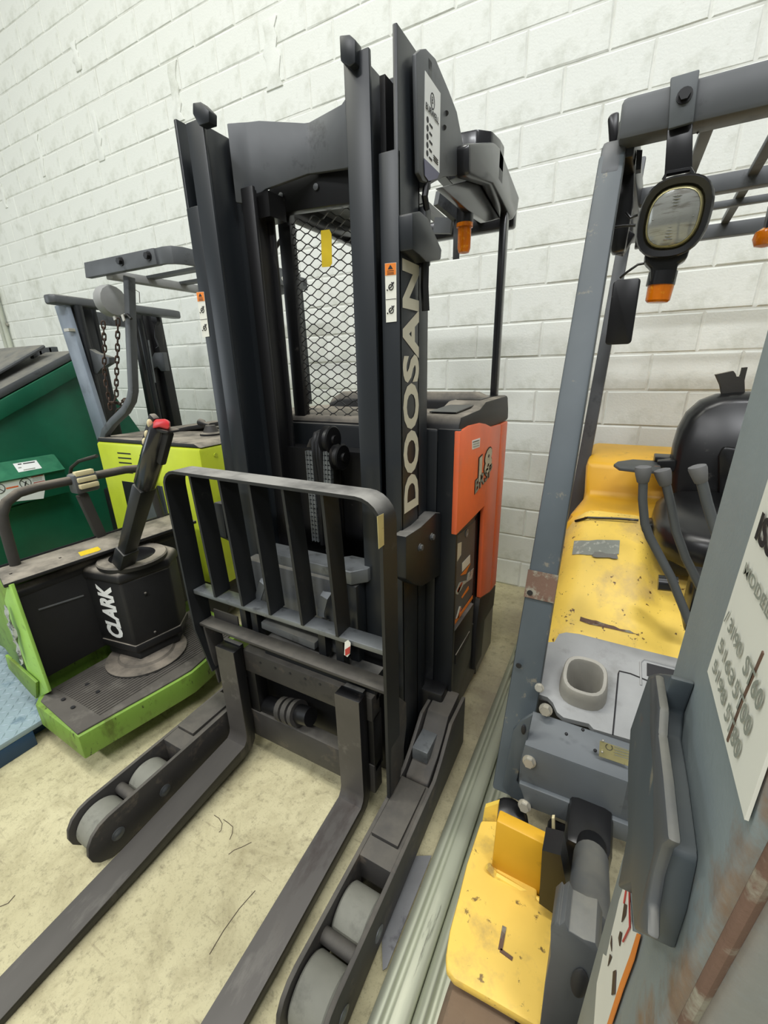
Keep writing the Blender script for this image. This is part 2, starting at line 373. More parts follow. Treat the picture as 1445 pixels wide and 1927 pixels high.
# body
MB().box((-1.40, 1.37, .07), (-.535, 2.10, 1.385)).build('body', K['black'], rt, bevel=.012)
MB().box((-.536, 1.37, .07), (-.457, 1.392, 1.385)).build('body_pillar', K['black'], rt, bevel=.004)
MB().box((-.536, 1.80, .07), (-.472, 2.095, 1.38)).build('body_pillar', K['vinyl'], rt, bevel=.004)
MB().box((-.536, 1.39, 1.02), (-.476, 2.0, 1.38)).build('body_shelf', K['vinyl'], rt, bevel=.004)
MB().box((-.536, 1.39, .08), (-.476, 1.82, .42)).build('body_sill', K['black'], rt, bevel=.004)
MB().prism([(-1.40, 1.38, 1.38), (-.475, 1.38, 1.38), (-.475, 2.10, 1.38), (-1.40, 2.10, 1.38)], (0, 0, .012)).build('body_seal', K['plastic'], rt)
# moulded top cover with two trays on the right
tc = MB()
prof = [OX(*p, -.47) for p in ((806, 812), (864, 812), (884, 800), (905, 795), (915, 797), (925, 801), (941, 796), (951, 793), (937, 778), (912, 772), (866, 775), (806, 779))]
prof = [(p.y, p.z) for p in prof]
top = [(y_, z_) for y_, z_ in ((1.38, 1.40), (1.40, 1.425), (1.62, 1.43), (1.70, 1.452), (2.06, 1.452), (2.09, 1.39))]
tc.prism([(-.462, y_, z_) for y_, z_ in [(1.372, 1.335)]+top+[(2.10, 1.335)]], (-.16, 0, 0))
tcov = tc.build('top_cover', K['plastic'], rt, bevel=.012)
MB().prism([(-.635, y_, z_) for y_, z_ in [(1.372, 1.37), (1.40, 1.41), (1.6, 1.415), (2.02, 1.40), (2.10, 1.37)]], (-.765, 0, 0)).build('rear_cover', K['plastic'], rt, bevel=.014)
for (ya, yb) in ((1.45, 1.68), (1.74, 1.98)):
    MB().prism([(-.50, ya, 1.4335 if ya < 1.7 else 1.455), (-.60, ya, 1.4335 if ya < 1.7 else 1.455), (-.60, yb, 1.441 if ya < 1.7 else 1.455), (-.50, yb, 1.441 if ya < 1.7 else 1.455)], (0, 0, -.004)).build('storage_tray', K['vinyl'], tcov)
# orange panels
px_panel = [(866, 812), (884, 801), (904.5, 796), (915, 798), (925, 803), (943, 798), (922.5, 1113), (904, 1125), (912.4, 951.7), (858.7, 1007)]
PXX = -.455
MB().prism([OX(*p, PXX) for p in px_panel], (-.02, 0, 0)).build('side_panel', K['orange'], rt, bevel=.003)
MB().prism([OX(*p, PXX) for p in ((944, 798), (955.4, 792.5), (941, 985), (933, 1099), (923.5, 1112))], (-.03, 0, 0)).build('rear_panel', K['orange'], rt, bevel=.004)
MB().prism([OX(*p, PXX-.004) for p in ((904, 1126), (922.5, 1114), (933, 1100), (929, 1140), (912, 1168), (906, 1235), (893, 1262), (897, 1180))], (-.04, 0, 0)).build('rear_skirt', K['plastic'], rt, bevel=.006)
# number and model marks on the orange panel
o18 = [OX(*p, PXX) for p in ((895, 903), (925, 880))]
dv = (o18[1]-o18[0]); dv.x = 0; up = Vector((0, -.05, 1))
for nm, wd, q_, sz, ln, b0, b1, m_ in (('number_mark', '18', (894.5, 911), .128, .19, .05, .085, 'cream'), ('model_mark', 'BRSP', (891.5, 930), .074, .245, .02, .05, 'greyink')):
    text(nm, wd, OX(*q_, PXX), (0, 1, .10), (0, -.02, 1), sz, K[m_], rt, bold=b0, length=ln, depth=.003, space=1.12)
    text(nm+'_outline', wd, OX(*q_, PXX), (0, 1, .10), (0, -.02, 1), sz, K['ink'], rt, bold=b1, wide=text.k, depth=.0015, space=1.12)
st = sheet('stock_label', [OX(*p, PXX) for p in ((888, 829), (903, 824), (902, 841), (888, 846))], K['purewhite'], rt, (1, 0, 0), label='small white stock label on the orange panel')
for k in range(3):
    sheet('print_line', [OX(*p, PXX+.0015) for p in ((889.5, 831.5+k*4.5), (901, 828+k*4.5), (901, 829.2+k*4.5), (889.5, 832.7+k*4.5))], K['greyink'] if k else K['ink'], st, (1, 0, 0))
# battery behind the cut-out
MB().prism([OX(*p, -.487) for p in ((857, 1004), (915, 945), (907, 1200), (850, 1330))], (-.05, 0, 0)).build('battery', K['guardgrey'], rt)
bt = MB().prism([OX(*p, -.484) for p in ((857, 1012), (896, 978), (889, 1115), (852, 1180))], (-.02, 0, 0)).build('battery_case', K['guardgrey'], rt)
MB().prism([OX(*p, -.482) for p in ((896, 975), (912, 955), (904, 1130), (889, 1150))], (-.01, 0, 0)).build('battery_gap', K['vinyl'], rt)
MB().prism([OX(*p, -.466) for p in ((853, 1192), (892, 1135), (886, 1235), (848, 1345))], (-.02, 0, 0)).build('lower_door', K['black'], rt, bevel=.005)
MB().prism([OX(*p, -.463) for p in ((858, 1233), (884, 1188), (882, 1200), (857, 1250))], (-.006, 0, 0)).build('door_handle', K['plastic'], rt)
for nm, pts, m in (('case_sheet', ((858, 1024), (868, 1020), (867, 1044), (857, 1061)), 'cream'), ('case_label', ((869, 1060), (884, 1044), (884, 1059), (869, 1076)), 'white'),
                   ('case_stripe', ((866, 1083), (885, 1060), (879, 1073), (876, 1080)), 'orangeink'), ('case_mark', ((868, 1124), (881, 1103), (882, 1108), (869, 1126)), 'orangeink'),
                   ('case_mark', ((859, 1112), (868, 1095), (870, 1097), (862, 1116)), 'orange'), ('case_film', ((856, 1117), (864, 1096), (878, 1092), (880, 1079), (891, 1069), (888, 1088), (872, 1100), (861, 1119)), 'clear'), ('case_film', ((857.5, 1164), (864, 1141), (867, 1141), (861, 1162)), 'white'),
                   ('case_stripe', ((855, 1169), (889, 1120), (889, 1126), (854, 1177)), 'orangeink'), ('case_stripe', ((860, 1163), (866, 1143), (868, 1144), (862, 1164)), 'orange')):
    sheet(nm, [OX(*p, -.4835) for p in pts], K[m], bt, (1, 0, 0))
MB().turn(OX(877.5, 1003, -.484), (1, 0, 0), [(0, .018), (.004, .018), (.004, .010), (.002, .009)], 14).build('lifting_eye', K['sheet'], bt)
# overhead guard
GZ = 2.11
g = MB()
g.prism([(p.x, p.y, p.z) for p in [OX(*q, -.49) for q in ((884, 268), (930, 266), (941, 272), (978, 370), (974, 399), (966, 414), (930, 345), (884, 330))]], (-.05, 0, 0))
grd = g.build('overhead_guard', K['glossblack'], rt, bevel=.012)
# front box of the guard: rounded glossy cross-piece from right to left
fr = []
for (x, y) in ((-.49, 1.80), (-.50, 1.73), (-.54, 1.69), (-.60, 1.68), (-.64, 1.70)): fr.append((x, y))
lo = MB()
lo.prism([(x, y, 2.205) for x, y in fr]+[(-.64, 1.86, 2.205), (-.49, 1.86, 2.205)], (0, 0, .125)); lo.build('guard_front', K['glossblack'], rt, bevel=.008)
MB().prism([OX(*p, -.54) for p in ((832, 352), (905, 332), (935, 345), (968, 404), (915, 418), (880, 395))], (-.025, 0, 0)).build('guard_gusset', K['glossblack'], rt, bevel=.004)
MB().box((-1.385, 1.655, 2.195), (-1.345, 2.27, 2.275)).build('guard_side', K['glossblack'], rt, bevel=.012)
MB().prism([(-1.38, 1.68, 2.27), (-1.04, 1.68, 2.285), (-1.04, 1.68, 2.30), (-1.38, 1.68, 2.285)], (0, .52, 0)).build('guard_roof', K['guardgrey'], rt, bevel=.003)
MB().box((-1.35, 2.20, 2.16), (-.52, 2.25, 2.24)).build('guard_rear', K['glossblack'], rt, bevel=.012)
for k in range(2):
    xk = -.84+k*.17
    MB().beam((xk, 1.70, 2.235), (xk, 2.22, 2.215), .035, .03).build('guard_bar', K['glossblack'], rt)
MB().beam(OY(822, 372, 1.62), OY(868, 412, 1.75), .02, .045).build('guard_strut', K['guardgrey'], rt)
MB().beam(OY(818, 425, 1.75), OY(850, 425, 1.75), .02, .05).build('guard_plate', K['guardgrey'], rt)
MB().beam((-.512, 2.0, 1.37), (-.512, 2.0, 2.18), .03, .045, (0, 1, 0)).build('guard_post', K['glossblack'], rt, bevel=.008)
# amber beacon under the guard
bc = OY(875, 402, 1.68)
bcn = MB().turn((bc.x, bc.y, bc.z+.02), (0, 0, -1), [(0, .029), (.05, .029), (.052, .026)], 20).build('beacon', K['vinyl'], rt)
MB().turn((bc.x, bc.y, bc.z-.03), (0, 0, -1), [(0, .029), (.012, .029), (.015, .0235), (.076, .023), (.090, .019), (.093, .005)], 20).build('beacon_lens', K['amber'], bcn)
MB().box((bc.x-.052, bc.y+.03, bc.z-.13), (bc.x-.028, bc.y+.034, bc.z+.03)).build('beacon_bracket', K['guardgrey'], bcn)
# mast: outer, middle and inner rails on both sides
def rail(side, name, x0, x1, y0, y1, z0, z1, lip=.013, web='out', zf=None):
    """I/C section rail between x0<x1; web 'out' on the outer side, 'mid' in the middle"""
    mb = MB(); zf = zf or z1
    xs = (x0, x1) if side > 0 else (mx(x1), mx(x0))
    a, b = xs
    mb.box((a, y0, z0), (b, y0+lip, zf)); mb.box((a, y1-lip, z0), (b, y1, z1))
    if web == 'out':
        wa, wb = (b-.012, b) if side > 0 else (a, a+.012)
    else: wa, wb = (a+b)/2-.008, (a+b)/2+.008
    mb.box((wa, y0+.001, z0), (wb, y1-.001, z1))
    return mb.build(name, K['grease' if name[0] == 'i' else 'rail'], rt, bevel=.003)
for sd in (1, -1):
    outer = rail(sd, 'outer_mast_rail', -.606, -.552, 1.118, 1.25, .06, 2.315, zf=2.085)
    rail(sd, 'middle_mast_rail', -.688, -.618, 1.105, 1.245, .12, 2.285, web='mid')
    rail(sd, 'inner_mast_rail', -.752, -.70, 1.215, 1.31, .14, 2.14, web='mid')
    xa, xb = (-.575, -.560) if sd > 0 else (mx(-.560), mx(-.575))
    MB().box((xa, 1.25, .10), (xb, 1.335, 1.92)).build('mast_side_channel', K['rail'], rt, bevel=.004)
    xa, xb = (-.615, -.60) if sd > 0 else (mx(-.60), mx(-.615))
    MB().box((xa, 1.15, .1), (xb, 1.23, 2.25)).build('wear_strip', K['grease'], rt)
    # stop block at the head of the middle rail
    if sd > 0: MB().prism([OY(*p, 1.085) for p in ((638, 66), (657, 64), (668, 74), (668, 118), (657, 126), (640, 114))], (0, .03, 0)).build('stop_block', K['rail'], rt, bevel=.003)
    else: MB().prism([OY(*p, 1.085) for p in ((362, 193), (376, 191), (393, 208), (393, 230), (374, 236), (362, 214))], (0, .03, 0)).build('stop_block', K['rail'], rt, bevel=.003)
# bent head plate between the rails and the dark cross tube beneath it
hp = [(-1.175, 1.20), (-1.15, 1.235), (-1.135, 1.25), (-1.10, 1.262), (-.99, 1.345), (-.975, 1.35), (-.84, 1.33), (-.70, 1.25)]
zt = [2.305, 2.315, 2.318, 2.318, 2.318, 2.318, 2.322, 2.34]; zb = [2.10, 2.10, 2.12, 2.14, 2.185, 2.185, 2.165, 2.13]
hv = [Vector((x, y, z)) for (x, y), z in zip(hp, zb)]+[Vector((x, y, z)) for (x, y), z in zip(hp, zt)]
h2 = [v+Vector((-.002, .014, 0)) for v in hv]; n = len(hp); fs = []
for i in range(n-1): fs += [(i, i+1, n+i+1, n+i), (2*n+i, 3*n+i, 3*n+i+1, 2*n+i+1), (n+i, n+i+1, 3*n+i+1, 3*n+i), (i, 2*n+i, 2*n+i+1, i+1)]
fs += [(0, n, 3*n, 2*n), (n-1, 3*n-1, 4*n-1, 2*n-1)]
MB().add(hv+h2, fs).build('head_plate', K['guardgrey'], rt, bevel=.003)
MB().prism([OY(*p, 1.372) for p in ((506, 404), (502, 366), (519, 326), (530, 318), (564, 322), (600, 310), (640, 296), (655, 284), (672, 278), (672, 380))], (0, .04, 0)).build('cross_tube', K['vinyl'], rt, bevel=.004)
MB().box((-1.19, 1.25, 2.06), (-1.08, 1.33, 2.13)).build('cross_tube_end', K['vinyl'], rt)
for p in ((529, 369), (595, 352)): MB().turn(OY(*p, 1.370), (0, -1, 0), [(0, .010), (.004, .010), (.006, .004)], 12).build('bolt', K['guardgrey'], rt)
# cheek plates behind the outer rails
ck = [OX(*p, -.530) for p in ((783, 100), (792, 92), (802, 91), (820, 110), (845, 170), (860, 210), (872, 272), (876, 328), (836, 332), (812, 346), (796, 341), (788, 325))]
chk = MB().prism(ck, (-.012, 0, 0)).build('cheek_plate', K['guardgrey'], rt, bevel=.003)
MB().prism(mirror([tuple(p) for p in ck]), (.012, 0, 0)).build('cheek_plate', K['guardgrey'], rt, bevel=.003)
MB().box((-.58, 1.245, 2.04), (-.53, 1.275, 2.31)).build('cheek_gusset', K['rail'], rt, bevel=.004)
for p in ((840, 213), (836, 240)): MB().cyl(OX(*p, -.5305), OX(*p, -.5285), .006, n=10).build('bolt_hole', K['ink'], chk)
# dealer sign on the right cheek
sg = sheet('dealer_sign', [OX(*p, -.530) for p in ((799, 133), (828, 176), (826, 326), (797.5, 298))], K['purewhite'], chk, (1, 0, 0), label='white dealer sign with a violet foot')
sheet('sign_foot', [OX(*p, -.5285) for p in ((797.5, 298), (826, 326), (822, 336), (806, 341), (799, 331))], K['purple'], sg, (1, 0, 0))
def on_sign(u, v): # u 0..1 across, v 0..1 down
    a, b, c, d = [OX(*p, -.5286) for p in ((799, 133), (828, 176), (826, 326), (797.5, 298))]
    return a*(1-u)*(1-v)+b*u*(1-v)+c*u*v+d*(1-u)*v
text('sign_name', 'BURWELL', on_sign(.06, .40), on_sign(1, .4)-on_sign(0, .4), on_sign(.1, 0)-on_sign(.1, 1), .019, K['ink'], sg, bold=.03, length=.088)
ring = MB(); cc = on_sign(.5, .215)
ring.tube([cc+Y*.013*math.cos(t)+Z*.016*math.sin(t) for t in [i*math.pi/8 for i in range(16)]], .0014, 5, closed=True); ring.build('sign_ring', K['ink'], sg)
text('sign_initial', 'B', on_sign(.5, .25)-Y*.008, (0, 1, 0), (0, 0, 1), .020, K['ink'], sg, bold=.02)
for k in range(5):
    c0 = on_sign(.2, .50+k*.1)
    MB().cyl(c0, c0+X*.001, .0065, n=10).build('sign_icon', K['ink'], sg)
    sheet('sign_line', [on_sign(.32, .515+k*.1), on_sign(.5-.03*(k % 2), .515+k*.1+.006), on_sign(.5-.03*(k % 2), .545+k*.1), on_sign(.32, .535+k*.1)], K['ink'], sg, (1, 0, 0))
for k in range(3):
    sheet('sign_line', [on_sign(.6, .84+k*.028), on_sign(.9, .85+k*.028), on_sign(.9, .86+k*.028), on_sign(.6, .85+k*.028)], K['ink'], sg, (1, 0, 0))
# hose bracket beside the right rail, and the hose
MB().prism([OX(*p, -.515) for p in ((776, 400), (792, 397), (806, 410), (832, 470), (830, 489), (803, 493), (790, 480), (777, 470))], (-.05, 0, 0)).build('hose_bracket', K['rail'], rt, bevel=.005)
MB().box((-.56, 1.25, 1.86), (-.535, 1.29, 2.0)).build('hose_clamp', K['black'], rt, bevel=.004)
MB().tube([OX(*p, -.535) for p in ((803, 345), (799, 370), (803, 395))], .009, 8).build('hydraulic_hose', K['grease'], rt)
MB().tube([OX(*p, -.535) for p in ((800, 490), (799, 540), (801, 585))], .012, 8).build('hydraulic_hose', K['grease'], rt)
# maker lettering up the right outer rail
p0 = OX(781, 956, -.552); p1 = OX(784, 503, -.552)
text('lettering', 'DOOSAN', (-.552, OX(785, 955, -.552).y, p0.z), (0, 0, 1), (0, -1, 0), .142, K['cream'], rt, bold=.04, length=p1.z-p0.z, depth=.0015, space=1.02)
# warning labels on the rail faces
def warn(pts, yq):
    a, b, c, d = [OY(*p, yq) for p in pts]    # tl tr br bl
    q = lambda u, v: a*(1-u)*(1-v)+b*u*(1-v)+c*u*v+d*(1-u)*v
    n_ = (0, -1, 0)
    w0 = sheet('warning_label', [q(0, 0), q(1, 0), q(1, 1), q(0, 1)], K['white'], rt, n_, label='white and orange warning label')
    sheet('warning_head', [p-Y*.0014 for p in (q(.02, .005), q(.98, .005), q(.98, .2), q(.02, .2))], K['orangeink'], w0, n_, .0006)
    sheet('warning_triangle', [p-Y*.0022 for p in (q(.5, .03), q(.72, .1), q(.28, .1))], K['ink'], w0, n_, .0006)
    for v in (.125, .155, .178): sheet('warning_line', [p-Y*.0022 for p in (q(.2, v), q(.8, v), q(.8, v+.008), q(.2, v+.008))], K['ink'], w0, n_, .0004)
    sheet('warning_line', [p-Y*.0014 for p in (q(.02, .60), q(.98, .60), q(.98, .607), q(.02, .607))], K['ink'], w0, n_, .0006)
    for v in (.4, .8):
        m = MB(); c0 = q(.52, v)-Y*.002; r_ = (b-a).length*.2
        m.tube([c0+X*r_*math.cos(t)+Z*r_*math.sin(t) for t in [i*math.pi/6 for i in range(12)]], .0013, 5, closed=True)
        m.tube([c0+X*r_*1.3+Z*r_*1.7, c0, c0-X*r_*.8-Z*r_*.3], .0014, 5)
        m.tube([c0+X*r_*.2+Z*r_*1.6, c0+X*r_*1.2+Z*r_*1.2], .0016, 5)
        m.sphere(c0-X*r_*1.7-Z*r_*.9, .0022, 6, 4)
        m.build('pictogram', K['ink'], w0)
warn(((724.5, 496), (746, 494), (746.5, 605), (727, 607)), 1.1175)
warn(((370, 550), (384, 549), (394.5, 633), (382, 635)), 1.1175)
# roller guard plates low on the rails
for sd in (1, -1):
    pp = [OX(*p, -.515) for p in ((764, 1010), (792, 992), (820, 965), (830, 965), (829, 1082), (795, 1104), (779, 1100), (764, 1090))]
    if sd < 0: pp = [Vector((mx(p.x), p.y, p.z)) for p in pp]
    gp = MB().prism(pp, (-.045*sd, 0, 0)).build('roller_guard', K['black'], rt, bevel=.005)
    if sd > 0:
        for p in ((790, 1030), (812, 1010)):
            MB().hexbolt(OX(*p, -.515), (1, 0, 0), .010, .010).build('bolt', K['guardgrey'], gp)
# expanded wire screen behind the mast
yS = 1.42
x0_, x1_, z0_, z1_ = -1.135, -.62, 1.36, 2.10
mesh = MB(); dw, dh = .068, .0165; wr = .0019
nz = int((z1_-z0_)/dh)+1
# zig-zag strands: each strand climbs and falls so that neighbours meet in short twisted lands
for r in range(nz*2+1):
    z = z0_+r*dh; P = []
    if z > z1_: break
    x = x0_; k = 0
    while x < x1_+.01:
        up_ = (k % 2 == 0) ^ (r % 2 == 0)
        zc = z+(dh*.5 if up_ else -dh*.5)*.94
        P += [(x-.006, yS, zc), (x+.006, yS, zc)]
        x += dw*.5; k += 1
    mesh.tube(P, wr, 5)
scr = mesh.build('wire_screen', K['vinyl'], rt, ang=60)
MB().box((-1.180, 1.40, 1.30), (-1.125, 1.435, 2.12)).build('screen_post', K['vinyl'], rt, bevel=.004)
MB().box((-1.15, 1.405, 1.345), (-.62, 1.425, 1.36)).build('screen_sill', K['vinyl'], rt)
sheet('tape_strip', [OY(*p, yS-.004) for p in ((604, 434), (620, 432), (624, 440), (625, 496), (621, 502), (606, 503))], K['ylabel'], scr, (0, -1, 0), label='yellow tape strip on the wire screen')
MB().tube([OY(543, 430, 1.5), OY(516, 470, 1.5)], .008, 8).build('screen_stay', K['vinyl'], rt)
MB().tube([OY(541, 412, 1.5), OY(542, 432, 1.5), OY(557, 434, 1.5), OY(556, 455, 1.5)], .0025, 6).build('lock_pin', K['vinyl'], rt)
# operator's compartment seen through the screen
MB().loft([[Vector((-1.29+.80*i/12, 1.80+dy, 1.35+hz*.78*(1 if 0 < i < 12 else .75))) for i in range(13)]+[Vector((-.49, 1.80+dy, 1.33)), Vector((-1.29, 1.80+dy, 1.33))] for dy, hz in ((0, .12), (.03, .165), (.13, .16), (.16, .12))]).build('back_cushion', K['plastic'], rt, bevel=.01)
ap = [OY(*p, 1.60) for p in ((540, 772), (565, 768), (600, 771), (640, 779), (655, 787), (663, 799), (630, 797), (600, 790), (560, 783), (542, 786))]
MB().prism(ap, (0, .05, 0)).build('arm_rest', K['dash'], rt, bevel=.01, label='light grey arm rest behind the wire screen')
bq = OY(638, 804, 1.52)
MB().turn((bq.x, bq.y, bq.z), (0, 0, 1), [(0, .008), (.006, .008), (.006, .022), (.016, .024), (.020, .016), (.021, .004)], 18).build('stop_button', K['red'], rt, label='red mushroom stop button')
MB().box((-1.12, 1.44, 1.352), (-.62, 1.50, 1.372)).build('console', K['plastic'], rt, bevel=.004)
# centre lift cylinder with hoses, chains and sheaves
cxm = OY(615, 900, 1.24)
cyl = MB().cyl((-.905, 1.26, .3), (-.905, 1.26, 1.28), .032, n=20).build('lift_cylinder', K['grease'], rt)
def chain_strand(p_top, p_bot, w):
    m = MB(); p_top, p_bot = Vector(p_top), Vector(p_bot); L_ = (p_top-p_bot).length; n = int(L_/.0165); u = (p_bot-p_top)/n
    for k in range(n):
        c = p_top+u*(k+.5); m.box((c.x-w/2, c.y-.006, c.z-.006), (c.x+w/2, c.y+.006, c.z+.006))
        for j in (-1, 1): m.box((c.x+j*w*.5-.002, c.y-.009, c.z-.0075), (c.x+j*w*.5+.002, c.y+.009, c.z+.0075))
        m.box((c.x-.002, c.y-.009, c.z-.0078), (c.x+.002, c.y+.009, c.z+.0078))
    return m.build('lift_chain', K['steelgrey'], rt, kind='stuff', ang=20)
ya = 1.19
for (t, b, ww) in (((583, 848), (596, 1018), .026), ((617, 848), (622, 1040), .026)):
    chain_strand(OY(*t, ya), OY(*b, ya), ww)
ho = MB()
for dxp in (590, 597, 603):
    ho.tube([OY(dxp+14, 812, ya+.05), OY(dxp+4, 816, ya+.02), OY(dxp, 832, ya), OY(dxp+1, 860, ya), OY(dxp+11, 940, ya), OY(dxp+17, 1025, ya)], .008, 7)
ho.build('lift_hose', K['grease'], rt)
for (p, r_) in (((622, 828), .050), ((640, 860), .046)):
    c = OY(*p, 1.21)
    MB().turn((c.x-.02, c.y, c.z), (1, 0, 0), [(0, r_*.9), (.004, r_), (.010, r_*.8), (.024, r_*.8), (.030, r_), (.034, r_*.9), (.034, r_*.35), (.042, r_*.33)], 22).build('chain_sheave', K['grease'], rt)
MB().prism([OY(*p, 1.20) for p in ((606, 842), (612, 826), (622, 822), (624, 842), (616, 846))], (0, .03, 0)).build('sheave_yoke', K['grease'], rt, bevel=.003)
MB().prism([OY(*p, 1.20) for p in ((576, 842), (582, 826), (588, 822), (588, 842))], (0, .03, 0)).build('sheave_yoke', K['grease'], rt, bevel=.003)
# dark machinery block low between the rails
MB().box((-1.15, 1.28, .2), (-.70, 1.36, 1.30)).build('rear_bulkhead', K['vinyl'], rt)
# carriage: head plate, box, forks carrier
q = lambda a, b: (480+a/5.558, 980+b/5.558)
cp = [OZ(*q(*p), .955) for p in ((160, 170), (400, 110), (640, 215), (780, 245), (890, 262), (945, 240), (1140, 270), (1140, 350), (1040, 430), (890, 400), (520, 320), (180, 250))]
cp = [(-1.09, 1.06), (-1.09, 1.14), (-.95, 1.16), (-.66, 1.16), (-.655, 1.09), (-.70, 1.045)]
MB().prism([(x, y, .955) for x, y in [(-1.10, 1.05), (-1.10, 1.13), (-.80, 1.13), (-.77, 1.16), (-.665, 1.16), (-.665, 1.09), (-.705, 1.045)]], (0, 0, -.05)).build('carriage_head', K['steelgrey'], rt, bevel=.004)
bx = [OY(*q(*p), 1.03) for p in ((0, 370), (850, 575), (970, 560), (1050, 790), (1060, 1000), (900, 1060), (640, 960), (0, 800))]
MB().box((-1.17, 1.03, .62), (-.735, 1.09, .915)).build('carriage_box', K['guardgrey'], rt, bevel=.008)
for xa, xb in ((-.73, -.69), (-1.19, -1.175)): MB().box((xa, 1.05, .58), (xb, 1.12, .90)).build('carriage_side', K['rail'], rt, bevel=.006)
for (pa, pm, pb) in (((486, 1125), (494, 1098), (502, 1090)), ((604, 1150), (610, 1124), (618, 1113))):
    A, B_, C_ = OY(*pa, .985), OY(*pm, .99), OY(*pb, 1.02)
    MB().tube([A-Z*.02, A, B_, B_+Vector((.004, .014, .012)), C_], .01, w=.005, h=.028, up=(1, 0, 0)).build('hose_hook', K['steelgrey'], rt)
MB().box((-1.10, 1.0, .50), (-.60, 1.07, .60)).build('side_shift_bar', K['black'], rt, bevel=.006)
MB().beam(OY(500, 1170, 1.0), OY(600, 1210, 1.0), .05, .03).build('side_shift_plate', K['guardgrey'], rt, bevel=.004)
for p in ((458, 1150), (480, 1165), (606, 1195), (640, 1215)):
    a = OY(*p, .99); MB().box((a.x-.016, a.y-.006, a.z-.09), (a.x+.016, a.y+.03, a.z+.05)).build('carriage_lug', K['black'], rt, bevel=.003)
MB().box((-1.21, 1.085, .10), (-.61, 1.10, .62)).build('dark_backing', K['vinyl'], rt)  # added dark plate, blacks out the bright floor behind the carriage opening
# carrier frame for the forks
cf = MB().box((-1.20, .975, .435), (-.60, 1.03, .535)).build('carrier_bar', K['outrigger'], rt, bevel=.006)
MB().box((-1.22, .975, .10), (-.60, 1.03, .235)).build('carrier_bar', K['outrigger'], rt, bevel=.006)
for xa, xb in ((-1.215, -1.15), (-.69, -.60)): MB().box((xa, .98, .2), (xb, 1.04, .45)).build('carrier_post', K['grease'], rt, bevel=.004)
z_ = 2.89; qq = lambda a, b: (360+a/z_, 1100+b/z_)
for k in range(5):
    a = OY(*qq(375+81*k, 425+29.5*k), .975)
    MB().cyl((a.x, .976, a.z), (a.x, .9735, a.z), .0055, n=8).build('notch', K['ink'], cf)
tcy = MB(); A, B_ = OY(*qq(410, 650), 1.02), OY(*qq(650, 720), 1.0)
tcy.cyl(A, B_, .036, n=18); tilt = tcy.build('tilt_cylinder', K['grease'], rt)
d_ = (B_-A).normalized()
MB().cyl(A+d_*.10, A+d_*.125, .048, n=18).cyl(A+d_*.14, A+d_*.165, .050, n=18).cyl(A+d_*.18, A+d_*.20, .052, n=18).build('cylinder_gland', K['outrigger'], tilt)
# forks: tapered blades on upright shanks
def fork(xa, xb):
    skin = [(.925, .555), (.925, .140), (.919, .118), (.905, .102), (.45, .058), (.06, .027), (-.22, .012)]
    back = [(-.26, .004), (-.22, .003), (.06, .004), (.45, .022), (.90, .052), (.945, .066), (.965, .095), (.970, .14), (.970, .555)]
    f = MB().prism([(xa, y, z) for y, z in skin+back], (xb-xa, 0, 0)).build('fork', K['grease'], rt, bevel=.003)
    up = [(y-.0012, z+.0012) for y, z in skin]
    MB().prism([(xa+.001, y, z) for y, z in up+[(y+.003, z-.003) for y, z in skin[::-1]]], (xb-xa-.002, 0, 0)).build('fork_face', K['fork'], f, label='worn bare steel face of the fork')
fork(-1.288, -1.187); fork(-.716, -.618)
for (xa, xb) in ((-1.285, -1.195), (-.705, -.628)):
    MB().box((xa, .965, .40), (xb, .985, .56)).build('fork_hook', K['black'], rt, bevel=.004)
# load backrest
bl, br = -1.372, -.505; zt_, yb_ = 1.262, .985
fw_ = .05
path = [Vector((bl+.05, .955, .43)), Vector((bl+.005, .945, .62)), Vector((bl, .94, 1.20))]+arc((bl+.06, .94, 1.205), .06, 180, 90, 5, X, Z)[1:]+arc((br-.075, .94, 1.19), .075, 90, 0, 6, X, Z)+[Vector((br, .94, .8)), Vector((br-.005, .95, .55)), Vector((br-.01, .96, .20))]
bk = MB().tube(path, .01, w=.010, h=.082, up=(0, 1, 0)).build('load_backrest', K['dusty'], rt, label='scuffed black backrest frame with five upright bars')
for (xt, xb_) in ((-1.243, -1.232), (-1.104, -1.092), (-.972, -.962), (-.838, -.822), (-.696, -.684)):
    MB().beam((xt, .945, zt_-.004), (xb_, .955, .792), .010, .072, (0, 1, 0)).build('backrest_bar', K['dusty'], bk)
MB().box((bl+.012, .925, .772), (br-.008, .985, .790)).build('backrest_rail', K['steelgrey'], bk, bevel=.002)
MB().prism([(bl+.01, .925, .640), (bl+.01, .985, .640), (bl+.01, .985, .595), (bl+.01, .975, .595), (bl+.01, .975, .628), (bl+.01, .925, .628)], (br-bl-.02, 0, 0)).build('backrest_rail', K['outrigger'], bk, bevel=.002)
MB().box((bl+.035, .98, .63), (bl+.17, .986, .68)).build('rail_plate', K['outrigger'], bk, bevel=.001)
MB().prism([(br-.002, .93, .20), (br-.002, 1.0, .22), (br-.002, 1.05, .40), (br-.002, 1.05, .50), (br-.002, .97, .60), (br-.002, .93, .60)], (-.014, 0, 0)).build('backrest_plate', K['outrigger'], bk, bevel=.003)
MB().prism([(bl+.05, .93, .36), (bl+.05, 1.0, .38), (bl+.02, 1.0, .62), (bl+.02, .93, .62)], (.012, 0, 0)).build('backrest_plate', K['outrigger'], bk, bevel=.003)
sl = sheet('capacity_label', [OX(*p, br+.0055) for p in ((709, 972), (721, 966), (722, 1025), (712, 1033))], K['gold'], bk, (1, 0, 0), label='worn tan label on the backrest upright')
tg = sheet('hang_tag', [OY(*p, .915) for p in ((649, 1208), (655, 1204), (660, 1210), (659, 1230), (654, 1236), (648, 1232))], K['white'], rt, (0, -1, 0), label='small white and red paper tag')
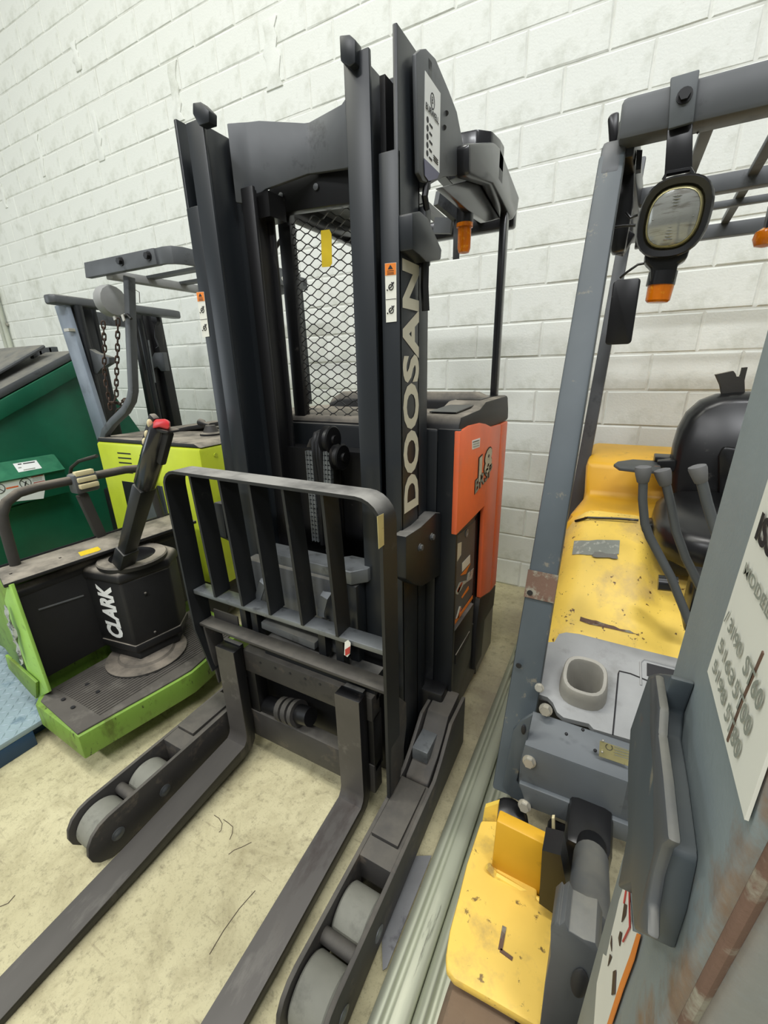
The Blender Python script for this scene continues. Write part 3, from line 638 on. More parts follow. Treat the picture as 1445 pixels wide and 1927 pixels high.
sheet('tag_print', [OY(*p, .9125) for p in ((649.5, 1222), (659, 1216), (658.5, 1229), (650, 1234))], K['redink'], tg, (0, -1, 0))
# two straddle legs with load wheels
def leg(sd):
    xa, xb = (-.532, -.398) if sd > 0 else (mx(-.398), mx(-.532))
    prof = []
    for i in range(9):
        t = math.radians(90+180*i/8); prof.append((.445+.085*math.cos(t), .090+.085*math.sin(t)))
    prof = prof[::1]
    prof += [(.60, .018), (1.05, .05), (1.38, .06), (1.38, .30), (1.22, .30), (1.12, .22), (1.06, .185), (.80, .178)]
    sp = MB().prism([(xb-.014, y, z) for y, z in prof], (.014, 0, 0)).prism([(xa, y, z) for y, z in prof], (.014, 0, 0))
    lg = sp.build('straddle_leg', K['outrigger'], rt, bevel=.003)
    MB().prism([(xa+.013, y, z) for y, z in ((.735, .03), (.735, .176), (1.03, .182), (1.03, .06))], (xb-xa-.026, 0, 0)).build('leg_cover', K['outrigger'], lg, bevel=.003)
    MB().box((xa+.018, .80, .176), (xb-.022, 1.02, .192)).build('leg_plate', K['outrigger'], lg, bevel=.002)
    r = []
    for (y, z) in ((1.02, .10), (1.05, .17), (1.14, .205), (1.20, .25), (1.25, .30), (1.38, .31), (1.38, .06)): r.append((xa+.02, y, z))
    MB().prism(r, (xb-xa-.045, 0, 0)).build('leg_riser', K['outrigger'], lg, bevel=.006)
    MB().box((xa+.022, 1.10, .196), (xb-.05, 1.20, .25)).build('leg_step', K['steelgrey'], lg, bevel=.004)
    for y in (.455, .635):
        wv = MB().turn((xa+.018, y, .079), (1, 0, 0), [(0, .05), (0, .072), (.006, .077), (xb-xa-.042, .077), (xb-xa-.036, .072), (xb-xa-.036, .05)], 32).build('load_wheel', K['wheel'], lg)
        MB().turn((xb-.002, y, .079), (1, 0, 0), [(0, .022), (.004, .022), (.004, .014), (.007, .010)], 16).build('axle_cap', K['steelgrey'], lg)
    MB().cyl((xa+.01, .545, .125), (xb-.01, .545, .125), .020, n=16).build('leg_spacer', K['outrigger'], lg)
leg(1); leg(-1)
MB().box((-1.40, 1.30, .08), (-.47, 1.38, .34)).build('chassis_beam', K['vinyl'], rt, bevel=.01)
# ------------------------------------------------------------------ green and black rider pallet truck, seen from its operator end
pt = thing('pallet_truck', (-2.05, 1.0, 0), 'rider pallet truck with green step platform and black steering column', 'pallet truck')
PZ = .225
front = [OZ(*p, PZ) for p in ((147, 1388), (215, 1349.5), (282, 1312), (335, 1282), (362, 1266), (389, 1243), (408, 1225))]
plat = [Vector((-2.12, .60, PZ)), OZ(66, 1326, PZ)]+front+[Vector((-1.66, 1.42, PZ)), Vector((-2.12, 1.46, PZ))]
pb = MB().prism([(p.x, p.y, PZ) for p in plat], (0, 0, -.115)).build('step_platform', K['limeworn'], pt, bevel=.006, label='worn green step platform')
matp = [OZ(*p, PZ+.002) for p in ((77, 1321), (92, 1308), (146, 1383), (215, 1344), (282, 1307), (335, 1277), (360, 1262), (386, 1239), (400, 1224))]
rearp = [Vector((-1.70, 1.40, PZ)), Vector((-2.11, 1.42, PZ)), Vector((-2.11, .63, PZ))]
mo = [matp[0]]+matp[2:]+rearp
MB().prism([(p.x, p.y, PZ) for p in mo], (0, 0, .008)).build('platform_mat', K['mat'], pt, bevel=.002)
rb_ = MB()
for k in range(21):
    x = -2.085+k*.0165
    y0 = .66+max(0, 0); y1 = 1.36
    rb_.add([(x, y0, PZ+.008), (x+.008, y0, PZ+.008), (x+.008+.05, y1, PZ+.008), (x+.05, y1, PZ+.008), (x+.001, y0, PZ+.0125), (x+.007, y0, PZ+.0125), (x+.057, y1, PZ+.0125), (x+.051, y1, PZ+.0125)], [(4, 5, 6, 7), (0, 1, 5, 4), (1, 2, 6, 5), (2, 3, 7, 6), (3, 0, 4, 7)])
rb_.build('mat_ribs', K['mat'], pt, kind='stuff')
for p in ((164, 1288), (184, 1302), (119, 1316), (137, 1331)):
    c = OZ(*p, PZ+.012); MB().cyl(c, c+Z*.002, .009, n=12).build('mat_hole', K['ink'], pt)
# backrest panel, shelf and side plate
MB().box((-2.16, .63, .30), (-2.10, 1.46, .735)).build('back_panel', K['plastic'], pt, bevel=.012)
MB().cyl((-2.125, .635, .725), (-2.125, 1.46, .725), .030, n=14).build('panel_roll', K['plastic'], pt)
a, b = OX(72, 1148, -2.099), OX(157, 1121, -2.099)
MB().tube([a, b], .005, 6).build('panel_slot', K['guardgrey'], pt)
shf = [OZ(*p, .80) for p in ((19, 1098), (100, 1070), (187, 1042), (283, 1017), (334, 994))]
MB().prism([(-2.075, .60, .80), (-2.045, .95, .80), (-2.02, 1.20, .80), (-2.00, 1.46, .80), (-2.235, 1.46, .80), (-2.285, .655, .80)], (0, 0, -.018)).build('shelf', K['plastic'], pt, bevel=.005)
MB().tube([(-2.285, .66, .803), (-2.238, 1.46, .803)], .006, 6).build('shelf_edge', K['vinyl'], pt)
MB().box((-2.30, .63, .135), (-2.16, 1.46, .78)).build('battery_box', K['limeworn'], pt, bevel=.006)
c = OZ(122, 1035, .80); sheet('worn_sticker', [OZ(*p, .80) for p in ((147, 1040), (184, 1029), (190, 1034), (186, 1037), (152, 1047))], K['ylabel'], pt, (0, 0, 1), label='worn yellow sticker on the shelf')
for p in ((255, 1005), (20, 1080), (113, 1050)):
    c = OZ(*p, .80); MB().cyl(c, c+Z*.004, .012 if p[0] > 200 else .005, n=12).build('shelf_plug', K['plastic'], pt)
MB().prism([OY(*p, .615) for p in ((13, 1102), (20, 1100), (92, 1303), (66, 1316), (60, 1290), (8, 1130))], (0, .012, 0)).build('side_plate', K['limeedge'], pt, bevel=.002)
MB().prism([OY(*p, .64) for p in ((-60, 1060), (2, 1085), (12, 1100), (60, 1250), (30, 1250), (-60, 1120))], (0, .012, 0)).build('side_skin', K['limeworn'], pt, bevel=.002)
MB().prism([OY(*p, .60) for p in ((9, 1233), (67, 1285), (68, 1315), (60, 1308), (16, 1258))], (0, .012, 0)).build('skirt_plate', K['limeworn'], pt, bevel=.002)
MB().cyl((-2.22, .66, .2), (-2.22, .72, .2), .06, n=20).build('caster_wheel', K['tyre'], pt)
MB().box((-2.9, .72, .18), (-2.30, 1.40, .44)).build('chassis', K['limeworn'], pt, bevel=.01)
for y in (.80, 1.18):
    MB().box((-3.72, y, .135), (-2.85, y+.17, .19)).build('fork', K['limeworn'], pt, bevel=.01)
# steering column
prof = [(-2.115, .895), (-1.884, .93), (-1.845, 1.15), (-1.92, 1.25), (-2.115, 1.25)]
def ringp(s, z, cx=-1.99, cy=1.07): return [Vector((cx+(x-cx)*s, cy+(y-cy)*s, z)) for x, y in prof]
colm = MB().loft([ringp(.97, .345), ringp(1.0, .40), ringp(1.0, .685)]).build('steering_column', K['plastic'], pt, bevel=.012)
MB().loft([ringp(1.03, .683), ringp(1.05, .70), ringp(1.02, .725), ringp(.94, .738)]).build('column_cap', K['plastic'], colm, bevel=.008)
MB().loft([ringp(.90, .30), ringp(1.0, .315), ringp(1.0, .35)]).build('column_skirt', K['plastic'], colm, bevel=.005)
MB().loft([ringp(.80, .25), ringp(.88, .262), ringp(.86, .30)]).build('column_foot', K['plastic'], colm, bevel=.005)
cd = OZ(250, 1049, .745)
MB().turn((cd.x, cd.y, .734), (0, 0, 1), [(0, .150), (.018, .152), (.024, .146), (.024, .10), (.012, .096)], 30).build('column_ring', K['plastic'], colm)
MB().turn((cd.x, cd.y, .744), (0, 0, 1), [(0, .10), (.004, .098)], 24).build('column_well', K['vinyl'], colm)
MB().turn((-1.945, 1.01, PZ+.006), (0, 0, 1), [(0, .185), (.016, .185), (.020, .178), (.020, .13), (.03, .12), (.03, .02)], 36).build('base_ring', K['rubber'], pt)
dvn = (Vector((-1.884, .93, 0))-Vector((-2.115, .895, 0))).normalized()
lo_ = OY(233.5, 1203, .922); 
lo_ = Vector((lo_.x, .922-.002, lo_.z))
text('lettering', 'CLARK', lo_, (-.0, 0, 1), -dvn, .125, K['purewhite'], colm, bold=.05, shear=.12, length=OY(207, 1108, .91).z-lo_.z, depth=.002, space=.98)
for p in ((274, 1117), (292, 1190)):
    c = OX(*p, -1.862); MB().sphere(c, .008, 8, 5).build('rivet', K['plastic'], colm)
# tiller arm
t0, t1, t2 = Vector((-1.90, .975, .765)), OY(272, 915, .97), OY(303, 802, .97)
tl = MB().beam(t0, t0+(t1-t0)*.22, .062, .075, (0, 1, 0)).beam(t0+(t1-t0)*.2, t1, .050, .062, (0, 1, 0), .056, .07).build('tiller_arm', K['black'], pt, bevel=.006)
MB().loft([[t1+(t2-t1)*f+Vector((0, -1, 0))*r2*math.cos(k*math.pi/5)+Vector((.77, 0, -.63)).normalized()*r1*math.sin(k*math.pi/5) for k in range(10)] for f, r1, r2 in ((0, .030, .030), (.05, .042, .040), (.6, .040, .042), (.95, .034, .036), (1.02, .02, .02))]).build('tiller_handle', K['glossblack'], tl)
for s in (-1, 1):
    o_ = Vector((.77, 0, -.63)).normalized()*s*.046
    MB().beam(t1+(t2-t1)*.55+o_, t2+o_*.9+(t2-t1)*.04, .03, .026, (0, 1, 0)).build('tiller_cheek', K['plastic'], tl, bevel=.006)
h0 = OY(291, 795, .96)
MB().loft([[OY(*p, yy) for p in pp] for pp, yy in ((((287, 806), (288, 796), (293, 791), (311, 789), (319, 794), (320, 804), (316, 808), (300, 803)), .985), (((286, 807), (288, 794), (293, 789), (311, 788), (320, 793), (321, 805), (316, 809), (300, 804)), .955), (((288, 806), (289, 797), (294, 792), (310, 790), (318, 795), (319, 804), (315, 807), (300, 803)), .935))]).build('tiller_head', K['red'], tl, bevel=.004, label='red belly button on the tiller head')
MB().prism([OY(*p, .945) for p in ((286, 796), (290, 793), (292, 806), (314, 811), (316, 816), (303, 815), (284, 808))], (0, .05, 0)).build('head_base', K['plastic'], tl, bevel=.003)
for p in ((282, 797), (277, 818), (273, 832)):
    c = OY(*p, .95); MB().sphere(c, (.007, .012, .016), 8, 6).build('thumb_pad', K['creamgrip'], tl)
# grab rail
g0, g1 = OZ(29, 1064, .80), Vector((-2.16, 1.40, .80))
top_z = 1.055
gp = [Vector((-2.255, .715, .80)), OX(22, 1040, -2.25), OX(8, 990, -2.25), OX(4, 968, -2.25), OX(12, 945, -2.25), OX(34, 928, -2.25), OX(70, 917, -2.25), OX(140, 903, -2.25), OX(190, 893, -2.25), OX(235, 884, -2.25), OX(258, 882, -2.25), OX(272, 888, -2.25), OX(284, 912, -2.25), OX(303, 972, -2.25)]
gr = MB().tube(gp, .021, 12).build('grab_rail', K['rubber'], pt)
ctl = OX(155, 902, -2.25)
cq = MB()
cb = MB().box((ctl.x-.03, ctl.y-.055, ctl.z-.06), (ctl.x+.038, ctl.y+.055, ctl.z+.035)).build('rail_control', K['guardgrey'], gr, bevel=.012)
for k in range(3):
    zc = ctl.z+.040-.004*k
    MB().beam((ctl.x+.026+.010*k, ctl.y-.042, ctl.z+.036-.030*k), (ctl.x+.026+.010*k, ctl.y+.042, ctl.z+.036-.030*k), .026, .022).build('control_key', K['creamgrip'], cb, bevel=.003)
MB().beam((ctl.x, ctl.y-.02, ctl.z-.07), (ctl.x-.005, ctl.y+.02, .80), .035, .045, (0, 1, 0)).build('rail_stay', K['rubber'], gr, bevel=.004)
MB().tube([OY(131, 898, 1.6), OY(134, 880, 1.6), OY(148, 868, 1.6), OY(182, 858, 1.6)], .012, 8).build('rear_rail', K['rubber'], pt)
# crumpled clear film stuffed behind the side plate
rnd = random.Random(5); fm = MB()
rings = []
for k in range(9):
    t = k/8; c = OY(12+28*t, 1150+92*t, .60)
    rings.append([c+Vector((math.cos(j*math.pi/4)*(.022*(1-abs(t-.4)))*rnd.uniform(.6, 1.3), rnd.uniform(-.006, .006), math.sin(j*math.pi/4)*.025*rnd.uniform(.6, 1.3))) for j in range(8)])
fo = fm.loft(rings).build('plastic_film', K['clear'], None, ang=20); tag(fo, 'crumpled clear plastic film tucked behind the green side plate', 'plastic film')
# ------------------------------------------------------------------ blue tread plate ramp
bt_ = thing('ramp_plate', (-3.0, .4, 0), 'blue steel tread plate ramp lying on the floor left of the pallet truck', 'ramp')
MB().box((-4.6, -.55, .08), (-2.125, 1.02, .105)).build('tread_plate', K['blue'], bt_, bevel=.003)
tr = MB(); 
for i in range(74):
    for j in range(46):
        x, y = -4.55+i*.033, -.53+j*.033
        s = 1 if (i+j) % 2 else -1; d1 = Vector((.013, .013*s, 0)); d2 = Vector((.0036, -.0036*s, 0)); c = Vector((x, y, .1055))
        n_ = len(tr.v); tr.v += [c-d1, c+d2, c+d1, c-d2, c+Z*.0035]; tr.f += [(n_, n_+1, n_+4), (n_+1, n_+2, n_+4), (n_+2, n_+3, n_+4), (n_+3, n_, n_+4)]
tro = tr.build('tread_lozenges', K['blue'], bt_, kind='stuff', ang=10)
MB().box((-2.16, -.55, .0), (-2.125, .545, .0795)).build('edge_beam', K['bluedark'], bt_, bevel=.003)
MB().box((-4.6, -.5, .0), (-2.2, 1.0, .079)).build('ramp_core', K['bluedark'], bt_)
# ------------------------------------------------------------------ lime counterbalance forklift, parked facing left behind the pallet truck
lf = thing('forklift', (-2.75, 2.1, 0), 'lime green forklift with grey roof guard behind the pallet truck', 'forklift')
YN = 1.59
face = [OY(*p, YN) for p in ((180, 833), (376, 846), (390, 950), (455, 1104))]
xl, xr = OY(180, 833, YN).x, -2.05
body = MB().prism([(xl, YN, .30), (xr, YN, .30), (xr, YN, 1.175), (xl, YN, 1.155)], (0, 1.0, 0)).build('body', K['lime'], lf, bevel=.018)
MB().prism([(xl-.01, YN+.01, 1.155), (xr+.0, YN+.01, 1.178), (xr-.05, YN+.01, 1.20), (xl+.02, YN+.01, 1.185)], (0, .98, 0)).build('top_pad', K['plastic'], lf, bevel=.008)
for k in range(5):
    MB().prism([OY(*p, YN-.001) for p in ((220+1.6*k, 851+9*k), (245+1.2*k, 853+9*k), (246+1.2*k, 855.5+9*k), (221+1.6*k, 853.5+9*k))], (0, .002, 0)).build('vent_slot', K['ink'], body)
    MB().prism([OY(*p, YN-.001) for p in ((262+1.6*k, 856+9*k), (285+1.2*k, 857.5+9*k), (286+1.2*k, 860+9*k), (263+1.6*k, 858.5+9*k))], (0, .002, 0)).build('vent_slot', K['ink'], body)
MB().prism([OY(*p, YN-.002) for p in ((229, 905), (305, 915), (318, 975), (300, 990), (262, 1000), (241, 955))], (0, .003, 0)).build('step_well', K['guardgrey'], lf)
MB().prism([OY(*p, YN-.003) for p in ((229, 905), (262, 910), (252, 925), (240, 955))], (0, .002, 0)).build('well_side', K['grease'], lf)
MB().tube([OY(287, 905, YN-.03), OY(305, 975, YN-.03)], .03, w=.035, h=.02, up=(0, 1, 0)).build('well_strap', K['vinyl'], lf)
c = OX(405, 856, xr); MB().cyl(c, c+X*.006, .012, n=10).build('bolt', K['lime'], lf)
# roof guard
near = [OY(*p, 1.565) for p in ((157.5, 494), (288, 466), (295, 497.5), (161, 523))]
gb = MB().prism(near, (0, .035, 0)).build('guard_beam', K['guardgrey'], lf, bevel=.003)
for p in ((228, 492), (280, 482)): MB().hexbolt(OY(*p, 1.565), (0, -1, 0), .016, .02).build('bolt', K['grease'], gb)
zb1, zb0 = near[1].z, near[2].z
xk = near[1].x
sb = MB().tube([(xk-.01, 1.585, (zb0+zb1)/2), (xk+.05, 1.585, (zb0+zb1)/2), (xk+.09, 1.60, (zb0+zb1)/2), (xk+.115, 1.64, (zb0+zb1)/2), (xk+.12, 1.70, (zb0+zb1)/2), (xk+.12, 2.60, (zb0+zb1)/2)], .02, w=.02, h=zb1-zb0, up=(0, 0, 1)).build('guard_side', K['guardgrey'], lf, bevel=.002)
for y in (1.72, 2.35): MB().cyl((xk+.129, y, (zb0+zb1)/2), (xk+.1315, y, (zb0+zb1)/2), .011, n=10).build('guard_hole', K['white'], sb)
xb_ = OZ(197, 519, zb0).x
MB().box((xb_-.03, 1.60, zb0-.012), (xb_+.03, 2.58, zb0+.03)).build('guard_rail', K['dash'], lf, bevel=.003)
for y in (1.80, 2.02, 2.24): MB().prism([(xb_+.03, y, zb0+.03), (xb_+.03, y+.05, zb0+.03), (xb_+.03, y+.055, zb0+.016), (xb_+.03, y+.005, zb0+.016)], (xk+.11-xb_-.03, 0, 0)).build('guard_slat', K['guardgrey'], lf)
MB().box((xb_-.1, 2.55, zb0+.02), (xk+.13, 2.60, zb1)).build('guard_back', K['guardgrey'], lf, bevel=.003)
pp = [OY(*p, 1.63) for p in ((243, 520), (247, 640), (251, 735), (248, 752), (237, 772), (215, 793), (200, 812), (196, 832))]
po = MB().tube(pp, .03, w=.048, h=.042, up=(0, 1, 0)).build('front_post', K['guardgrey'], lf, bevel=.006)
MB().prism([OX(*p, -2.02) for p in ((488, 494), (556, 511), (566, 516), (564, 547), (500, 562), (488, 560))], (-.015, 0, 0)).build('guard_end', K['guardgrey'], lf, bevel=.003)
MB().beam(OY(563, 538, 2.57), OY(582, 760, 2.57), .03, .03, (0, 1, 0)).build('rear_post', K['black'], lf)
sh = OY(205, 567, 1.60)
lmp = MB().loft([[sh+Vector((.016*k*1.5-.05, 0, 0))+Vector((0, math.cos(j*math.pi/8)*r_, math.sin(j*math.pi/8)*r_)) for j in range(16)] for k, r_ in ((0, .015), (.6, .055), (1.8, .082), (3.4, .082), (4.2, .075), (4.6, .03))]).build('work_lamp', K['dash'], lf)
for p in ((213, 590), (230, 592)): MB().beam(OY(*p, 1.59), OY(p[0]+4, p[1]+12, 1.59), .02, .006, (0, 1, 0)).build('lamp_bracket', K['zinc'], lmp)
MB().tube([OY(228, 597, 1.6), OY(240, 592, 1.6), OY(247, 600, 1.6)], .008, 6).build('lamp_arm', K['grease'], lmp)
MB().tube([OY(254, 545, 1.63), OY(262, 550, 1.63), OY(263, 570, 1.63)], .002, 5).build('loose_wire', K['wire'], lf)
for (x, y) in ((-2.95, 1.62), (-2.95, 2.42), (-2.25, 1.66), (-2.25, 2.4)):
    MB().turn((x, y, .17), (0, 1, 0), [(0, .10), (.0, .16), (.01, .17), (.13, .17), (.14, .16), (.14, .1)], 28).build('tyre', K['rubber'], lf)
# steering tiller knob and seat pad seen over the top
k0 = OY(378, 795, 1.95)
MB().turn(k0, (1, -.1, -.15), [(-.02, .012), (-.01, .024), (.02, .024), (.035, .014), (.10, .013)], 14).build('steering_knob', K['plastic'], lf)
MB().turn(OY(398, 818, 1.9), (0, 0, 1), [(-.01, .07), (.012, .07), (.02, .05), (.06, .03)], 18).build('knob_boot', K['plastic'], lf)
MB().tube([OY(300, 818, 2.0), OY(345, 808, 2.05), OY(375, 802, 2.1), OY(405, 798, 2.1)], .03, w=.22, h=.03, up=(0, 0, 1)).build('seat_pad', K['plastic'], lf, bevel=.008)
# mast, tilted a little forward
def mb_beam(name, pa, pb, w_, h_, m, par, yy, bev=.004, up=(0, 1, 0)):
    return MB().beam(OY(*pa, yy), OY(*pb, yy), w_, h_, up).build(name, m, par, bevel=bev)
mb_beam('mast_rail', (116, 572), (202, 845), .14, .03, K['mastside'], lf, 1.75)
mb_beam('mast_rail', (133, 572), (214, 845), .07, .10, K['grease'], lf, 1.84)
mb_beam('mast_rail', (158, 575), (222, 845), .05, .06, K['black'], lf, 1.93)
for (a, b, yy) in (((172, 578), (228, 840), 2.02), ((146, 575), (206, 845), 1.80)):
    MB().cyl(OY(*a, yy), OY(*b, yy), .026, n=14).build('mast_cylinder', K['black'], lf)
for (a, b, yy, w_) in (((288, 590), (338, 840), 2.55, .09), ((272, 590), (322, 840), 2.50, .05), ((255, 590), (300, 840), 2.42, .05)):
    mb_beam('mast_rail', a, b, w_, .08, K['grease'], lf, yy)
MB().cyl(OY(262, 600, 2.35), OY(310, 840, 2.35), .022, n=12).build('mast_cylinder', K['black'], lf)
MB().cyl(OY(279, 640, 2.35), OY(292, 720, 2.35), .006, n=8).build('mast_tube', K['steelgrey'], lf)
ch0, ch1 = OY(101, 566, 1.70), OY(307, 577, 2.60)
xm = OY(120, 566, 1.75).x
hd = [(xm-.05, 1.66), (xm-.02, 1.645), (xm+.03, 1.645), (xm+.06, 1.67), (xm+.07, 2.52), (xm+.05, 2.60), (xm, 2.63), (xm-.05, 2.60)]
zt0 = OY(120, 552, 1.70).z
MB().prism([(x, y, zt0-(y-1.65)*.02) for x, y in hd], (0, 0, -.055)).build('mast_head', K['guardgrey'], lf, bevel=.012)
MB().beam(OY(172, 598, 2.05), OY(240, 605, 2.35), .02, .09).build('mast_tie', K['guardgrey'], lf)
MB().prism([OY(*p, 1.80) for p in ((143, 659), (168, 657), (180, 664), (205, 672), (206, 684), (190, 694), (183, 703), (152, 705))], (0, .04, 0)).build('mast_bracket', K['guardgrey'], lf, bevel=.004)
MB().prism([OY(*p, 2.45) for p in ((282, 680), (290, 664), (306, 663), (312, 698), (303, 699), (296, 690), (286, 695))], (0, .04, 0)).build('mast_bracket', K['guardgrey'], lf, bevel=.004)
MB().prism([OY(*p, 2.45) for p in ((282, 582), (290, 585), (296, 605), (292, 612), (285, 605))], (0, .03, 0)).build('mast_lug', K['grease'], lf)
c = OY(131, 622, 1.72); MB().box((c.x-.03, c.y-.02, c.z-.006), (c.x+.03, c.y+.02, c.z+.012)).build('mast_clip', K['zinc'], lf)
MB().tube([OY(291, 612, 2.44), OY(292, 635, 2.44), OY(296, 645, 2.44), OY(298, 652, 2.44), OY(294, 655, 2.44)], .006, 6).build('mast_hook', K['grease'], lf)
MB().box((-3.45, 1.75, .10), (-3.15, 2.55, .75)).build('carriage', K['grease'], lf, bevel=.02)
for y in (1.85, 2.3): MB().prism([(-3.45, y, .10), (-3.45, y, .06), (-3.76, y, .05), (-3.76, y, .065)], (0, .1, 0)).build('fork', K['fork'], lf)
# hanging chains: every link its own part, laid along the strand
def link_mesh():
    m = MB(); P = []
    for i in range(12):
        t = i*math.pi/6; P.append(Vector((.009*math.cos(t), 0, .014*math.sin(t)+(.008 if math.sin(t) > 0 else -.008))))
    m.tube(P, .0042, 5, closed=True)
    me = bpy.data.meshes.new('link'); me.from_pydata(m.v, [], m.f); me.polygons.foreach_set('use_smooth', [True]*len(me.polygons)); me.materials.append(K['chain']); return me
LINK = link_mesh()
def chain(label, pts, yy):
    P = [OY(*p, yy) for p in pts]
    root = thing('hoist_chain', P[0], label, 'chain'); k = 0
    for a, b in zip(P[:-1], P[1:]):
        d = b-a; n = max(1, int(d.length/.0335)); qt = d.to_track_quat('Z', 'Y')
        for i in range(n):
            o = bpy.data.objects.new('link', LINK); COL.objects.link(o); o.parent = root
            o.location = a+d*((i+.5)/n)-P[0]; o.rotation_mode = 'QUATERNION'
            o.rotation_quaternion = qt @ Matrix.Rotation(k*math.pi/2+.5, 3, 'Z').to_quaternion(); o.scale = (1.15, 1.15, 1.15); k += 1
    return root
chain('rusty lifting chain hanging straight beside the forklift front post', [(222, 600), (221, 660), (219, 715), (219, 745), (214, 757), (207, 758)], 1.72)
chain('rusty lifting chain hanging close to the forklift mast cylinder', [(194, 606), (197, 650), (196, 685), (198, 715), (203, 740), (208, 770)], 1.76)
chain('bunched rusty chain hooked at the forklift mast foot', [(214, 757), (226, 760), (236, 752), (241, 757), (232, 765), (224, 770), (214, 790)], 1.74)
# ------------------------------------------------------------------ green dumpster at the far left
dp = thing('dumpster', (-4.8, 1.6, 0), 'dark green steel dumpster with black lid beyond the pallet truck', 'dumpster')
XD = -3.92
sl_ = [OX(*p, XD) for p in ((0, 752), (130, 681))]
prof = [(.2, sl_[0].z-(sl_[1].z-sl_[0].z)/(sl_[1].y-sl_[0].y)*(sl_[0].y-.2)), (2.03, sl_[1].z+.02), (2.08, 1.72), (OX(200, 717, XD).y, OX(200, 717, XD).z), (OX(270, 815, XD).y, OX(270, 815, XD).z), (2.62, .6), (2.5, .12), (.4, .12)]
MB().prism([(XD-.02, y, z) for y, z in prof], (-1.7, 0, 0)).build('bin_body', K['green'], dp, bevel=.01)
rm = (Vector((XD, prof[0][0], prof[0][1])), Vector((XD, 2.03, prof[1][1])))
MB().beam(rm[0]+Vector((.0, 0, -.055)), rm[1]+Vector((.0, 0, -.055)), .06, .11).build('bin_rim', K['green'], dp, bevel=.008)
MB().beam(rm[0]+Vector((-.86, 0, .045)), rm[1]+Vector((-.86, 0, .045)), 1.78, .06).build('bin_lid', K['guardgrey'], dp, bevel=.02)
MB().beam(rm[0]+Vector((-.90, .1, .105)), rm[1]+Vector((-.90, -.12, .105)), 1.5, .03).build('lid_panel', K['guardgrey'], dp, bevel=.015)
hb = OX(60, 663, XD-.5)
for k in range(7): 
    a = OX(64+6.2*k, 666-1.0*k, XD-.4); MB().box((a.x-.03, a.y-.02, a.z-.05), (a.x+.03, a.y+.02, a.z+.03)).build('hinge_knuckle', K['guardgrey'], dp)
MB().tube([OX(58, 665, XD-.4), OX(106, 659, XD-.4)], .012, 6).build('hinge_rod', K['guardgrey'], dp)
# fork pocket with its labels
s0 = OX(104, 864, XD+.10)
spf = [(XD-.01, 1.0), (XD+.07, .96), (XD+.12, .87), (XD+.135, .865), (XD+.12, .80), (XD+.12, .66), (XD-.01, .64)]
zt1 = OX(60, 868, XD+.02).z; 
A1, A2, A3 = OX(60, 862, XD+.03), OX(60, 893, XD+.13), OX(60, 935, XD+.12)
spf = [(XD-.01, A1.z), (XD+.03, A1.z), (XD+.13, A2.z), (XD+.145, A2.z-.004), (XD+.12, A2.z-.02), (XD+.12, A3.z-.03), (XD-.01, A3.z-.03)]
yE = OX(96, 862, XD+.03).y
pk = MB().prism([(x, .3, z) for x, z in spf], (0, yE+.03-.3, 0)).build('fork_pocket', K['green'], dp, bevel=.004)
nrm = Vector((A2.z-A1.z, 0, -.10)).normalized(); nrm = nrm if nrm.z > 0 else -nrm
def on_slope(px, py):
    # point of the pixel on the sloped pocket roof
    r = ray(px, py); p0 = Vector((XD+.03, 0, A1.z)); t = (p0-EYEP).dot(nrm)/r.dot(nrm); return EYEP+r*t
nl = sheet('bin_label', [on_slope(*p) for p in ((24, 873), (68, 866), (79, 881), (35, 889))], K['purewhite'], pk, nrm, label='white label on top of the fork pocket')
for k, (a, b) in enumerate((((33, 873.5), (40, 872.4)), ((43, 872), (65, 868.6)), ((34, 880), (40, 879)), ((44, 884), (66, 880)))):
    sheet('print_line', [on_slope(*p)+nrm*.0014 for p in (a, b, (b[0]+.6, b[1]+1.8), (a[0]+.6, a[1]+1.8))], K['ink'] if k < 2 else K['greyink'], nl, nrm, .0005)
XF = XD+.121
wl = sheet('hazard_label', [OX(*p, XF) for p in ((-30, 910), (82, 889), (86, 910), (82, 938), (-30, 950))], K['purewhite'], pk, (1, 0, 0), label='white hazard label with circled pictograms')
for pts in (((6, 905), (30, 900.5), (31, 902.5), (7, 907.5)), ((11, 918), (34, 913.5), (35, 916), (12, 920.5))): sheet('hazard_bar', [OX(*p, XF+.0015) for p in pts], K['orange'], wl, (1, 0, 0))
for pts in (((58, 896), (80, 891.5), (81, 894.5), (59, 899)), ((63, 908), (84, 904), (85, 907), (64, 911))): sheet('hazard_bar', [OX(*p, XF+.0015) for p in pts], K['redink'], wl, (1, 0, 0))
for k in range(3): sheet('print_line', [OX(*p, XF+.0015) for p in ((61, 900.5+2.4*k), (79, 897+2.4*k), (79, 897.8+2.4*k), (61, 901.3+2.4*k))], K['greyink'], wl, (1, 0, 0), .0005)
for (px, py) in ((48, 909), (-2, 920)):
    c = OX(px, py, XF+.002); r_ = .035; m = MB()
    m.tube([c+Y*r_*math.cos(t)+Z*r_*math.sin(t) for t in [i*math.pi/8 for i in range(16)]], .0025, 5, closed=True)
    m.tube([c-Y*r_*.7+Z*r_*.7, c+Y*r_*.7-Z*r_*.7], .0025, 5).tube([c-Y*.008-Z*.02, c, c+Y*.006+Z*.012], .004, 5); m.build('pictogram', K['ink'], wl)
MB().beam(OX(20, 958, XD+.03), OX(125, 925, XD+.03), .03, .02).build('pocket_brace', K['green'], dp)
